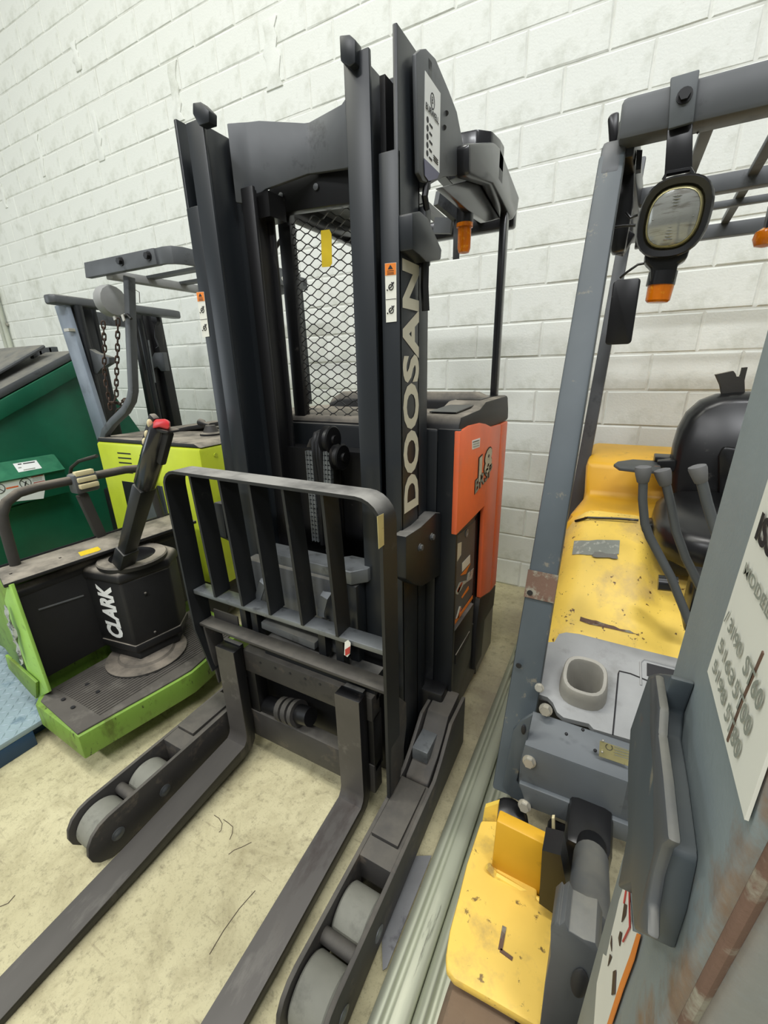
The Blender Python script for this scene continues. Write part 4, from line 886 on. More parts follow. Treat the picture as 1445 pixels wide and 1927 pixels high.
# ------------------------------------------------------------------ conduits on the wall at the far left
for k, dx in enumerate((0, -.10)):
    a, b = OY(1, 590, 2.92), OY(24, 672, 2.92)
    c = MB().cyl((a.x+dx+.0, 2.925, .05), (a.x+dx, 2.925, 4.6), .026, n=14).build('conduit', K['conduit'], None)
    tag(c, ['round painted conduit nearest the dumpster on the white wall', 'round painted conduit beside the other one at the wall end'][k], 'pipe')
    for z in (1.2, 2.2, 3.2): MB().box((a.x+dx-.04, 2.93, z), (a.x+dx+.04, 2.955, z+.03)).build('conduit_clamp', K['zinc'], c)
# ------------------------------------------------------------------ yellow and grey forklift at the right
yf = thing('forklift', (.35, 1.3, 0), 'worn yellow and grey forklift with black seat and tall lever trio', 'forklift')
# fender, step box and front tyre
fz = .50
fen = [OZ(*p, fz) for p in ((905, 1543), (878, 1625), (862, 1690), (846, 1750), (839, 1795), (840, 1822), (855, 1842), (930, 1885), (1015, 1935), (1050, 1830), (1062, 1730), (1052, 1712), (1010, 1692), (1015, 1600), (960, 1545))]
MB().prism(fen, (0, 0, -.025)).build('front_fender', K['fender'], yf, bevel=.006)
MB().prism([OY(*p, .80) for p in ((912, 1520), (938, 1512), (928, 1600), (905, 1560))], (0, .012, 0)).build('fender_lip', K['yellow'], yf)
bl_ = [OY(*p, .685) for p in ((934, 1545), (1029, 1592), (1014, 1690), (924, 1636))]
MB().prism(bl_, (0, .03, 0)).build('step_box', K['yellow2'], yf, bevel=.004)
MB().tube([OY(918, 1632, .672)+Z*.004, OY(932, 1648, .672)+Z*.002, OY(975, 1672, .672), OY(1014, 1696, .672), OY(1022, 1690, .68)], .008, 7).build('weld_bead', K['yellow'], yf)
MB().beam(OZ(949, 1744, fz+.001), OZ(941, 1788, fz+.001), .008, .003).build('paint_scar', K['rust'], yf)
MB().beam(OZ(941, 1788, fz+.001), OZ(964, 1805, fz+.001), .006, .003).build('paint_scar', K['rust'], yf)
MB().turn((-.145, .40, .235), (1, 0, 0), [(0, .13), (0, .205), (.012, .228), (.04, .235), (.15, .235), (.178, .228), (.19, .205), (.19, .13)], 40).build('front_tyre', K['tyre'], yf)
MB().turn((-.15, .40, .235), (1, 0, 0), [(0, .12), (.01, .12), (.02, .08), (.02, .03)], 24).build('wheel_hub', K['grease'], yf)
MB().box((-.02, .46, .2), (.06, .9, .46)).build('axle_frame', K['grease'], yf, bevel=.01)
MB().prism([OY(*p, .64) for p in ((1014, 1700), (1020, 1600), (1055, 1610), (1070, 1690), (1062, 1735))], (0, .05, 0)).build('frame_plate', K['vinyl'], yf)
# cowl front with bolts and name plate
yc = .90
low_ = [OY(*p, yc) for p in ((987, 1402), (1186, 1474), (1186, 1586), (1080, 1548), (1000, 1519), (975, 1480), (978, 1436))]
cw = MB().prism(low_, (0, .02, 0)).build('cowl_plate', K['cowl'], yf, bevel=.004)
R1 = Vector((.34, yc, 0))
dz_ = (low_[1].z-low_[0].z)/(low_[1].x-low_[0].x)
b0, b1 = low_[0], low_[0]+Vector((.62, 0, .02)); MB().box((low_[1].x-.005, yc, low_[2].z), (.86, yc+.02, low_[1].z)).build('cowl_extension', K['cowl'], yf)
up_ = [OY(*p, yc+.075) for p in ((1003, 1338), (1040, 1352), (1186, 1404))]
f_ = [low_[0], low_[1], Vector((up_[2].x, yc+.075, up_[0].z)), Vector((up_[0].x, yc+.075, up_[0].z))]
MB().add(f_+[v+Vector((0, .012, -.012)) for v in f_], [(0, 1, 2, 3), (4, 7, 6, 5), (0, 4, 5, 1), (1, 5, 6, 2), (2, 6, 7, 3), (3, 7, 4, 0)]).build('cowl_top', K['cowl'], yf, bevel=.002)
MB().prism([OY(*p, yc-.012) for p in ((976, 1474), (1186, 1556), (1186, 1588), (1080, 1552), (990, 1518))], (0, .014, 0)).build('cowl_lip', K['cowl'], yf, bevel=.003)
MB().prism([OY(*p, yc+.01) for p in ((965, 1375), (978, 1358), (1002, 1345), (990, 1402), (972, 1470), (1000, 1520), (960, 1500), (945, 1480))], (0, .012, 0)).build('cowl_bracket', K['ygrey'], yf, bevel=.003)
for p, yy in (((1027, 1335), yc+.07), ((996, 1432), yc-.002), ((987, 1515), yc-.014)):
    MB().hexbolt(OY(*p, yy), (0, -1, .25), .0125, .014).build('bolt', K['zinc'], cw)
MB().hexbolt(OY(1015, 1294, 1.0), (0, -1, .4), .009, .010).build('bolt', K['zinc'], cw)
for p in ((1066, 1379), (1097, 1371), (1120, 1410), (1091, 1427)):
    c = OY(*p, yc+.035); MB().sphere(c+Vector((0, -.004 if p[1] < 1420 else -.03, 0)), .0042, 8, 5).build('screw_hole', K['ink'], cw)
MB().sphere(OY(985, 1373, yc+.008), (.006, .004, .016), 8, 6).build('slot_hole', K['ink'], cw)
npt = [OY(*p, yc+.03) for p in ((1129, 1389), (1186, 1408), (1186, 1438), (1127, 1418))]
nn = Vector((0, -.7, .7))
npl = sheet('name_plate', [p+Vector((0, -.008, .0)) for p in npt], K['gold'], cw, nn, .002, label='tarnished brass data plate')
for k in range(4): sheet('plate_line', [OY(*p, yc+.018) for p in ((1156, 1404.5+5*k), (1184, 1413+5*k), (1184, 1414.5+5*k), (1156, 1406+5*k))], K['greyink'], npl, nn, .0008)
cc_ = OY(1146, 1406, yc+.018); MB().tube([cc_+X*.007*math.cos(t)+Vector((0, .5, .8))*.007*math.sin(t) for t in [i*math.pi/5 for i in range(10)]], .0008, 5, closed=True).build('plate_mark', K['ink'], npl)
for p in ((1134.5, 1394), (1133, 1415)): MB().sphere(OY(*p, yc+.018), .003, 6, 4).build('rivet', K['zinc'], npl)
# moulded dash with its cup holder
A, B_, C_, D_ = OY(1010, 1205, 1.20), OY(1290, 1235, 1.20), OY(1190, 1405, .985), OY(1003, 1300, .985)
zf_, zr_ = OY(1006, 1330, .985).z, OY(1030, 1196, 1.22).z
def on_dash(px, py):
    p0 = Vector((0, .985, zf_)); n_ = Vector((0, -(zr_-zf_), .235)).normalized(); r = ray(px, py); return EYEP+r*((p0-EYEP).dot(n_)/r.dot(n_))
DN_ = Vector((0, -(zr_-zf_), .235)).normalized()
dpts = [on_dash(*p) for p in ((1011, 1212), (1020, 1209), (1043, 1208), (1052, 1193), (1065, 1190), (1090, 1193), (1180, 1216), (1300, 1245), (1330, 1255), (1330, 1470), (1186, 1392), (1117, 1372), (1108, 1362), (1060, 1350), (1048, 1340), (1040, 1322), (1030, 1312), (994, 1300), (997, 1288), (1003, 1260))]
hole = []
for i in range(20):
    t = 2*math.pi*i/20; x, y = math.cos(t), math.sin(t); k = (abs(x)**3.2+abs(y)**2.6)**(-1/2.9)
    hole.append(on_dash(1097, 1293)+Vector((1, 0, 0))*x*k*.050+Vector((0, .235, zr_-zf_)).normalized()*y*k*.056)
ia = 8; jb = min(range(20), key=lambda j: (hole[j]-dpts[ia]).length)
ar = lambda P: sum((P[i].x*P[(i+1) % len(P)].y-P[(i+1) % len(P)].x*P[i].y) for i in range(len(P)))
hl_ = hole if ar(hole)*ar(dpts) < 0 else hole[::-1]
jb = min(range(20), key=lambda j: (hl_[j]-dpts[ia]).length)
key = dpts[:ia+1]+hl_[jb:]+hl_[:jb+1]+dpts[ia:]
dm = MB(); nk = len(key); low = [p-DN_*.018 for p in key]
bmq = bmesh.new(); vs_ = [bmq.verts.new(p) for p in key]; fq = bmq.faces.new(vs_); bmesh.ops.triangulate(bmq, faces=[fq]); bmq.verts.index_update()
dm.add(key+low, [tuple(v.index for v in f.verts) for f in bmq.faces]+[(i, (i+1) % nk, nk+(i+1) % nk, nk+i) for i in range(nk)]); bmq.free()
ds = dm.build('dash_panel', K['dash'], yf)
for pts in (((1163.5, 1268), (1165, 1263), (1186, 1268), (1240, 1290)), ((1163.5, 1268), (1158, 1330), (1153, 1383))):
    MB().tube([on_dash(*p)+DN_*.0005 for p in pts], .002, 5).build('dash_seam', K['ink'], ds)
MB().prism([on_dash(*p)+DN_*.0008 for p in ((1217, 1248), (1310, 1272), (1310, 1300), (1217, 1272))], DN_*.001).build('dash_slot', K['ink'], ds)
MB().tube([on_dash(*p)+DN_*.001 for p in ((1206, 1290), (1205, 1247), (1212, 1241), (1310, 1266))], .003, 5).build('dash_bezel', K['dash'], ds)
# D-shaped cup holder: outer wall, rim and hollow
cu_c = on_dash(1097, 1293)
u_ = Vector((1, 0, 0)); v_ = Vector((0, .235, zr_-zf_)).normalized()
def dshape(sc, h, n=28):
    P = []
    for i in range(n):
        t = 2*math.pi*i/n; x, y = math.cos(t), math.sin(t)
        k = (abs(x)**3.2+abs(y)**2.6)**(-1/2.9); P.append(cu_c+u_*x*k*.054*sc+v_*y*k*.060*sc+Vector((0, -.015, .045)).normalized()*h)
    return P
MB().loft([dshape(1.12, -.01), dshape(1.05, .03), dshape(1.0, .052), dshape(.96, .056), dshape(.82, .055), dshape(.78, .048), dshape(.70, .0), dshape(.56, -.085)], caps=False).build('cup_holder', K['cup'], ds, ang=50)
MB().loft([dshape(.58, -.085), dshape(.3, -.0855)]).build('cup_floor', K['ink'], ds)  # near-black colour paints in the shade at the bottom of the cup
# yellow hood with its hollow
rows = [((1036, 1187), (1110, 1203), (1170, 1217), (1230, 1230), (1300, 1246), 1.24), ((1030, 1165), (1110, 1150), (1180, 1150), (1235, 1170), (1310, 1195), 1.29),
        ((1046, 1100), (1110, 1085), (1180, 1092), (1220, 1130), (1310, 1140), 1.38), ((1062, 1040), (1110, 1030), (1165, 1032), (1200, 1080), (1310, 1095), 1.50),
        ((1075, 1003), (1115, 998), (1165, 998), (1195, 1030), (1310, 1060), 1.60), ((1092, 986), (1125, 982), (1165, 982), (1200, 985), (1310, 1010), 1.70)]
def hood_pt(u, v):
    """u 0..1 left to right, v 0..1 front to back: a rounded engine cover with a dished right side"""
    x = -.125+.62*u
    y = 1.235+.50*v
    z = .765+.285*math.sin(min(1, v*1.02)*math.pi/2)**.95
    e = max(0, 1-u/.16); z -= .10*e**2.2
    dd = max(0, min(1, (u-.38)/.16)); dd = dd*dd*(3-2*dd); z -= .085*dd*min(1, v*2.2)
    return Vector((x, y, z))
NU, NV = 30, 20; hv = [hood_pt(i/NU, j/NV) for j in range(NV+1) for i in range(NU+1)]
hf = [(j*(NU+1)+i, j*(NU+1)+i+1, (j+1)*(NU+1)+i+1, (j+1)*(NU+1)+i) for j in range(NV) for i in range(NU)]
sk = [Vector((v.x, v.y, .55)) for v in hv[0:NU+1]]; n0 = len(hv)
hf += [(i, n0+i, n0+i+1, i+1) for i in range(NU)]
sl2 = [Vector((-.135, hv[j*(NU+1)].y, .55)) for j in range(NV+1)]; n1 = n0+len(sk)
hf += [(j*(NU+1), (j+1)*(NU+1), n1+j+1, n1+j) for j in range(NV)]
hood = MB().add(hv+sk+sl2, hf).build('hood', K['hood'], yf, ang=60)
def on_hood(px, py):
    r = ray(px, py); best = None
    for k in range(400):
        t = 1.2+k*.004; p = EYEP+r*(t/1.0)
        u = (p.x+.125)/.62; v = (p.y-1.235)/.50
        if 0 <= u <= 1 and 0 <= v <= 1 and p.z <= hood_pt(u, v).z: return Vector((p.x, p.y, hood_pt(u, v).z))
    return EYEP+r*2.0
def decal(name, pts, m, lift=.003, label=None, sub=6):
    a, b, c, d = pts; vs = []; fs = []
    for j in range(sub+1):
        for i in range(sub+1):
            u, v = i/sub, j/sub
            px = (a[0]*(1-u)+b[0]*u)*(1-v)+(d[0]*(1-u)+c[0]*u)*v; py = (a[1]*(1-u)+b[1]*u)*(1-v)+(d[1]*(1-u)+c[1]*u)*v
            vs.append(on_hood(px, py)+Vector((0, -.3, 1)).normalized()*lift)
    fs = [(j*(sub+1)+i, j*(sub+1)+i+1, (j+1)*(sub+1)+i+1, (j+1)*(sub+1)+i) for j in range(sub) for i in range(sub)]
    return MB().add(vs, fs).build(name, m, hood, label=label)
decal('hood_label', ((1080, 1019), (1166, 1018), (1164, 1045), (1076, 1046)), K['greyink'], label='faded paper label on the hood')
decal('hood_latch', ((1118, 1042), (1160, 1046), (1162, 1055), (1113, 1051)), K['guardgrey'], .006)
decal('bare_scar', ((1092, 1163), (1150, 1180), (1201, 1196), (1090, 1172)), K['rust'], .003, label='brown patch of bare metal on the hood')
MB().tube([on_hood(1082, 986)+Z*.01, on_hood(1105, 981)+Z*.012, on_hood(1160, 982)+Z*.012, on_hood(1200, 986)+Z*.012], .005, 6).build('hood_seal', K['vinyl'], yf)
# counterweight
MB().prism([(-.16, 1.76, .25), (-.14, 1.76, .98), (-.10, 1.78, 1.02), (-.09, 2.02, 1.03), (-.10, 2.05, 1.17), (-.10, 2.60, 1.17), (-.12, 2.66, 1.10), (-.16, 2.68, .25)], (.98, 0, 0)).build('counterweight', K['yellow2'], yf, bevel=.025)
MB().box((-.13, 1.2, .15), (.85, 2.2, .56)).build('chassis', K['grease'], yf, bevel=.02)
for (x, y, r_) in ((-.12, 2.2, .21), (.66, 2.2, .21), (.66, .42, .235)):
    MB().turn((x, y, r_), (1, 0, 0), [(0, .1), (0, r_*.9), (.02, r_), (.13, r_), (.15, r_*.9), (.15, .1)], 30).build('tyre', K['tyre'], yf)
# roof guard: leaning front pillars, rear pillars, bars
P0, P1 = OY(957, 1478, .93), OY(1152, 300, 1.50)
pl = MB().beam(P0-Vector((0, 0, .02)), P1, .082, .045, (0, 1, 0), .062, .05).build('front_pillar', K['ygrey'], yf, bevel=.007)
MB().beam(P1-(P1-P0)*.035, P1+(P1-P0)*.02, .058, .052, (0, 1, 0)).build('pillar_cap', K['guardgrey'], pl, bevel=.012)
ml_ = P0+(P1-P0)*.337; MB().beam(ml_-(P1-P0)*.022+Vector((0, -.0235, 0)), ml_+(P1-P0)*.022+Vector((0, -.0235, 0)), .078, .003, (0, 1, 0)).build('rust_patch', K['rust'], pl)
for p in ((997, 1115), (976, 1252)):
    k = {1115: .32, 1252: .20}[p[1]]; c = OY(*p, (P0+(P1-P0)*k).y-.0235); MB().cyl(c, c-Y*.003, .0075, n=12).build('pillar_hole', K['ink'], pl)
rp0, rp1 = OY(1082, 950, 2.2), OY(1203, 300, 2.45)
MB().beam(rp0-Vector((0, 0, .1)), rp1, .055, .05, (0, 1, 0), .05, .045).build('rear_pillar', K['guardgrey'], yf, bevel=.006)
MB().beam((.80, .95, .45), (.72, 1.5, 2.12), .08, .05, (0, 1, 0)).build('front_pillar', K['ygrey'], yf, bevel=.007)
MB().beam((.82, 2.2, .9), (.70, 2.45, 2.15), .055, .05, (0, 1, 0)).build('rear_pillar', K['ygrey'], yf, bevel=.006)
yb = 1.44
A, B_ = OY(1170, 228, yb), OY(1445, 148, yb)
zc = (A.z+B_.z)/2; hb_ = OY(1300, 147, yb).z-OY(1300, 205, yb).z
fbq = [OY(*p, yb) for p in ((1171, 190), (1180, 179), (1260, 155), (1445, 102))]
MB().box((A.x-.005, yb, zc-.044), (.72, yb+.075, zc+.044)).build('front_bar', K['guardgrey'], yf, bevel=.012)
zroof = zc
MB().beam((A.x+.012, yb+.06, zroof-.02), (-.035, 2.5, zroof-.02), .045, .09).build('roof_rail', K['vinyl'], yf, bevel=.006)
MB().beam((.70, yb+.06, zroof-.02), (.68, 2.5, zroof-.02), .045, .09).build('roof_rail', K['vinyl'], yf, bevel=.006)
for (pl_, ph_, yq) in (((1195, 385), (1445, 318), 2.0), ((1195, 460), (1445, 418), 2.5)):
    a, b = OY(*pl_, yq), OY(*ph_, yq); zz = (a.z+b.z)/2
    MB().box((-.04, yq, zz-.022), (.70, yq+.04, zz+.03)).build('roof_bar', K['guardgrey'], yf, bevel=.004)
a = OY(1445, 372, 2.2); MB().box((-.03, 2.2, a.z-.008), (.70, 2.225, a.z+.014)).build('roof_bar', K['guardgrey'], yf, bevel=.003)
for (pa, ya_, pb_, yb2) in (((1335, 228), 1.52, (1298, 330), 2.0), ((1460, 250), 1.75, (1365, 415), 2.5)):
    MB().beam(OY(*pa, ya_), OY(*pb_, yb2), .028, .022).build('roof_slat', K['guardgrey'], yf, bevel=.003)
for k in range(2, 3): MB().beam((.36+.13*k, yb+.06, zroof-.01), (.36+.13*k, 2.5, zroof-.03), .028, .022).build('roof_slat', K['guardgrey'], yf)
MB().prism([OY(*p, 1.55) for p in ((1143, 222), (1150, 212), (1165, 208), (1163, 268), (1146, 270))], (0, .05, 0)).build('rail_end', K['vinyl'], yf, bevel=.005)
MB().prism([OY(*p, 1.62) for p in ((1145, 420), (1165, 300), (1178, 280), (1196, 285), (1192, 380), (1185, 420), (1176, 470), (1150, 476))], (0, .05, 0)).build('rail_joint', K['vinyl'], yf, bevel=.006)
MB().prism([OY(*p, 1.55) for p in ((1198, 282), (1209, 282), (1206, 318), (1196, 320))], (0, .03, 0)).build('rail_clip', K['vinyl'], yf)
MB().prism([OY(*p, 1.7) for p in ((1152, 428), (1172, 424), (1196, 440), (1172, 478), (1148, 472))], (0, .05, 0)).build('pillar_clamp', K['grease'], yf, bevel=.005)
# lamp bracket, head lamp and amber lamp
q = [OY(*p, yb-.012) for p in ((1262, 145), (1317, 129), (1305, 229), (1257, 243))]
lb = MB().prism(q, (0, .012, 0)).build('lamp_bracket', K['cowl'], yf, bevel=.003)
MB().hexbolt(OY(1288, 180, yb-.013), (0, -1, 0), .012, .012).build('bolt', K['grease'], lb)
MB().prism([OY(*p, yb+.005) for p in ((1256, 240), (1304, 226), (1303, 322), (1250, 333))], (0, .006, 0)).build('lamp_strap', K['vinyl'], lb, bevel=.002)
MB().tube([OY(1249, 338, yb-.01), OY(1254, 326, yb-.01), OY(1299, 318, yb-.01), OY(1304, 328, yb-.01)], .005, 6).build('lamp_yoke', K['vinyl'], lb)
lc = OY(1268, 410, yb-.02)
ax = Vector((-.12, -1, -.22)).normalized()
lu = Vector((1, 0, 0)); lu = (lu-ax*lu.dot(ax)).normalized(); lv = ax.cross(lu); lv = lv if lv.z > 0 else -lv
sh_ = math.radians(-3); lu2 = lu*math.cos(sh_)+lv*math.sin(sh_); lv2 = -lu*math.sin(sh_)+lv*math.cos(sh_)
def lring(s, d, k=2.6, n=32):
    P = []
    for i in range(n):
        t = 2*math.pi*i/n; x, y = math.cos(t), math.sin(t); kk = (abs(x)**k+abs(y)**k)**(-1/k)
        P.append(lc+ax*d+lu2*x*kk*.076*s+lv2*y*kk*.084*s+lv2*0)
    return P
hl = MB().loft([lring(.35, -.10), lring(.85, -.06), lring(1.0, -.02), lring(1.0, .025), lring(.95, .032), lring(.80, .028), lring(.74, .012)]).build('head_lamp', K['vinyl'], yf, ang=45)
MB().loft([lring(.76, .014), lring(.70, .030), lring(.68, .031), lring(.66, .016)]).build('lamp_rim', K['gold'], hl, ang=50)
MB().loft([lring(.68, .016), lring(.67, .030), lring(.45, .038), lring(.15, .041)]).build('lamp_lens', K['lens'], hl, ang=50)
rib = MB()
for k in range(-7, 8):
    hw = .043*(1-abs(k)/9); cc2 = lc+ax*.038+lv2*k*.0062
    rib.tube([cc2-lu2*hw-ax*.004, cc2+ax*.002, cc2+lu2*hw-ax*.004], .0016, 4)
rib.build('lens_ribs', K['lens'], hl, kind='stuff')
MB().prism([OY(*p, yb+.0) for p in ((1212, 478), (1300, 462), (1293, 486), (1276, 496), (1270, 530), (1222, 532), (1225, 505), (1213, 494))], (0, .05, 0)).build('lamp_base', K['vinyl'], hl, bevel=.006)
al = OY(1245, 533, yb)
am = MB().turn((al.x, al.y+.025, al.z), Vector((-.06, 0, -1)), [(0, .0335), (.032, .0335)], 20).build('amber_collar', K['vinyl'], yf)
am.data.transform(Matrix.Translation((0, 0, .03)))
MB().turn((al.x, al.y+.025, al.z+.0), Vector((-.06, 0, -1)), [(0, .031), (.038, .029), (.043, .024), (.044, .008)], 20).build('amber_lamp', K['amber'], yf)
b2 = OY(1441, 448, 1.9); MB().turn(b2+Z*.03, Vector((0, 0, -1)), [(0, .012), (.012, .03), (.03, .034), (.05, .026), (.055, .008)], 18).build('amber_lamp', K['amber'], yf)
MB().box((b2.x-.01, b2.y-.02, b2.z+.01), (b2.x+.06, b2.y+.02, b2.z+.09)).build('lamp_mount', K['vinyl'], yf)
for pts in (((1150, 428), (1172, 425), (1196, 424)), ((1166, 524), (1180, 512), (1200, 498), (1225, 493)), ((1305, 240), (1312, 250), (1330, 228)), ((1178, 400), (1186, 410), (1200, 405))):
    MB().tube([OY(*p, 1.5) for p in pts], .0035, 6).build('cable', K['vinyl'], yf)
# flat black mirror plate on the rear pillar
MB().prism(rrect(OY(1171, 588, 2.2), X, Z, .05, .125, .015), (0, .012, 0)).build('mirror_back', K['vinyl'], yf, bevel=.002)
# seat
def seatshape(cx_, w_, y0, z0, h_, d_, lean, name, m):
    R = []
    for dd, sc in ((0, .86), (.02, .96), (.06, 1.0), (d_-.03, 1.0), (d_, .9)):
        P = []
        for i in range(28):
            t = 2*math.pi*i/28; x, y = math.cos(t), math.sin(t); k = (abs(x)**3+abs(y)**3)**(-1/3)
            zz = z0+h_/2+y*k*h_/2*sc; P.append(Vector((cx_+x*k*w_/2*sc, y0+dd+(zz-z0)*lean, zz)))
        R.append(P)
    return MB().loft(R).build(name, m, yf, ang=60)
sc_ = OY(1400, 870, 1.92)
seatshape(.40, .40, 1.84, OY(1300, 1000, 1.86).z, .50, .13, .20, 'seat_back', K['vinyl'])
MB().prism([OY(*p, 1.825) for p in ((1352, 860), (1362, 840), (1440, 850), (1440, 985), (1352, 965))], (0, .03, 0)).build('seat_panel', K['vinyl'], yf, bevel=.012)
R = []
for zz, s in ((1.0, .85), (1.02, .96), (1.06, 1.0), (1.10, .98), (1.125, .86)):
    P = []
    for i in range(28):
        t = 2*math.pi*i/28; x, y = math.cos(t), math.sin(t); k = (abs(x)**3.4+abs(y)**3.4)**(-1/3.4); P.append(Vector((.385+x*k*.235*s, 1.63+y*k*.24*s, zz+.015*y)))
    R.append(P)
MB().loft(R).build('seat_cushion', K['vinyl'], yf, ang=60)
MB().box((.20, 1.50, .94), (.60, 1.85, 1.01)).build('seat_base', K['grease'], yf, bevel=.01)
MB().prism([OY(*p, 1.62) for p in ((1207, 1010), (1208, 990), (1232, 985), (1258, 1000), (1255, 1040), (1225, 1040), (1208, 1028))], (0, .08, 0)).build('buckle_housing', K['vinyl'], yf, bevel=.008)
MB().prism([OY(*p, 1.60) for p in ((1233, 975), (1246, 971), (1262, 992), (1258, 1003), (1238, 1003))], (0, .03, 0)).build('buckle', K['zinc'], yf, bevel=.004)
MB().prism([OY(*p, 1.597) for p in ((1234, 977), (1245, 975), (1246, 996), (1236, 997))], (0, .004, 0)).build('buckle_label', K['creamgrip'], yf)
# tattered foam above the seat, hip plate, blocks
MB().prism([OY(*p, 2.0) for p in ((1347, 705), (1380, 698), (1384, 703), (1386, 709), (1394, 709), (1396, 705), (1399, 692), (1407, 691), (1403, 707), (1401, 716), (1402, 748), (1361, 752), (1356, 725))], (0, .035, 0)).build('torn_headrest', K['rubber'], yf, label='torn black foam strip standing above the seat')
MB().prism([OZ(*p, 1.21) for p in ((1155, 873), (1162, 868), (1190, 864), (1240, 867), (1244, 880), (1235, 886), (1200, 884), (1165, 880))], (0, 0, -.012)).build('hip_plate', K['rod'], yf, bevel=.003)
MB().box(OY(1230, 875, 1.95)[:], OY(1270, 855, 2.03)[:]).build('hip_block', K['vinyl'], yf, bevel=.004)
MB().prism([OY(*p, 1.9) for p in ((1237, 868), (1272, 866), (1272, 888), (1238, 890))], (0, .06, 0)).build('hip_block', K['vinyl'], yf, bevel=.004)
# corrugated hose behind the hood
hs = MB(); pts = [OY(1111, 945, 2.0), OY(1125, 950, 1.98), OY(1150, 962, 1.93), OY(1180, 973, 1.86), OY(1206, 982, 1.78)]
r_ = []; P = []
for a, b in zip(pts[1:-1], pts[2:]):
    for k in range(12): P.append(a+(b-a)*(k/12)); r_.append(.013 if k % 2 else .017)
hs.tube(P, r_, 8).build('corrugated_hose', K['rubber'], yf)
MB().sphere(pts[0], .022, 10, 8).build('hose_elbow', K['vinyl'], yf); MB().cyl(OY(1119, 962, 1.97), OY(1121, 948, 1.97), .02, n=10).build('hose_stub', K['vinyl'], yf)
# three levers
for (pts, yy, r_) in ((((1297, 1172), (1262, 1085), (1222, 1010), (1213, 985), (1209, 940), (1210, 905)), 1.18, .0105), (((1325, 1120), (1290, 1050), (1272, 1000), (1262, 950), (1253, 910)), 1.20, .0105), (((1370, 1060), (1345, 995), (1330, 945), (1320, 905)), 1.16, .0115)):
    lv_ = MB().tube([OY(*p, yy) for p in pts], r_, 10).build('lever', K['rod'], yf)
    c = OY(pts[-1][0]-.5, pts[-1][1]+4, yy); d = (OY(*pts[-1], yy)-OY(*pts[-2], yy)).normalized()
    MB().turn(c, d, [(0, .010), (.003, .013), (.020, .0165), (.034, .0185), (.040, .0175), (.042, .012), (.043, .004)], 18).build('lever_knob', K['knob'], lv_)
MB().cyl(OY(1238, 1096, 1.3), OY(1275, 1100, 1.3), .022, n=14).build('lever_boss', K['vinyl'], yf)
MB().box(OY(1285, 1190, 1.2)[:], (OY(1360, 1100, 1.2)+Vector((0, .1, 0)))[:]).build('lever_block', K['vinyl'], yf, bevel=.01)
# tilt cylinder, frame bracket
a, b = OY(1113, 1592, .80), OY(1106, 1745, .52)
tcy2 = MB().cyl(a, b, .031, n=20).build('tilt_cylinder', K['grease'], yf); d = (b-a).normalized()
MB().cyl(a+d*.07, b+d*.01, .034, n=20).build('cylinder_body', K['guardgrey'], tcy2)
MB().cyl(a-d*.08, a, .022, n=14).build('cylinder_rod', K['steelgrey'], tcy2)
MB().box((.02, .78, .38), (.12, .95, .56)).build('cylinder_anchor', K['vinyl'], yf, bevel=.02)
MB().prism([OY(*p, .46) for p in ((1036, 1745), (1048, 1735), (1052, 1742), (1062, 1735), (1070, 1752), (1098, 1768), (1120, 1775), (1130, 1800), (1100, 1935), (1015, 1935), (1025, 1850), (1035, 1800))], (0, .06, 0)).build('mast_bracket', K['guardgrey'], yf, bevel=.01)
MB().sphere(OY(1090, 1850, .458), (.012, .006, .035), 10, 8).build('bracket_hole', K['ink'], yf)
MB().beam((.055, .77, .5), (.055, .77, .40), .01, .03, (0, 1, 0)).build('frame_lug', K['creamgrip'], yf)
MB().prism([OY(*p, .86) for p in ((1038, 1540), (1043, 1540), (1045, 1580), (1041, 1586), (1038, 1570))], (0, .01, 0)).build('split_tab', K['creamgrip'], yf)
MB().turn(OY(958, 1540, .87), (.1, -.4, 1), [(-.02, .05), (0, .05), (.008, .04), (.012, .018)], 20).build('isolator_mount', K['vinyl'], yf, bevel=.002)
# mast rail nearest the camera
XM = .060
far = [OX(*p, XM) for p in ((1428, 672), (1085, 1927))]
dyz = (far[1].y-far[0].y)/(far[1].z-far[0].z)
def fy(z): return far[0].y+dyz*(z-far[0].z)
zl, zh = .16, 2.25
wr_ = .165
near_y = lambda z: fy(z)-wr_
mr = MB()
pr = [(XM, fy(zl)), (XM, near_y(zl)), (XM+.012, near_y(zl)-.012), (XM+.10, near_y(zl)-.012), (XM+.10, near_y(zl)+.012), (XM+.028, near_y(zl)+.015), (XM+.028, fy(zl)-.02), (XM+.10, fy(zl)-.018), (XM+.10, fy(zl)), (XM+.0, fy(zl))]
pr = pr[:-1]
mr.loft([[Vector((x, y, zl)) for x, y in pr], [Vector((x, y+dyz*(zh-zl), zh)) for x, y in pr]])
mrail = mr.build('mast_rail', K['mastgrey'], yf, bevel=.003)
m2 = MB().loft([[Vector((XM+.66+.10-(x-XM), y, zl)) for x, y in pr], [Vector((XM+.66+.10-(x-XM), y+dyz*(zh-zl), zh)) for x, y in pr]]).build('mast_rail', K['mastgrey'], yf, bevel=.003)
# rusted near flange edge
ed = []
for z in (.3, .6, .9, 1.2, 1.45): ed.append(Vector((XM+.006, near_y(z)-.006, z)))
MB().beam(Vector((XM+.0055, near_y(.2)-.0065, .2)), Vector((XM+.0055, near_y(1.47)-.0065, 1.47)), .007, .006, (1, -1, 0)).build('rusted_edge', K['rust'], mrail, bevel=.003)
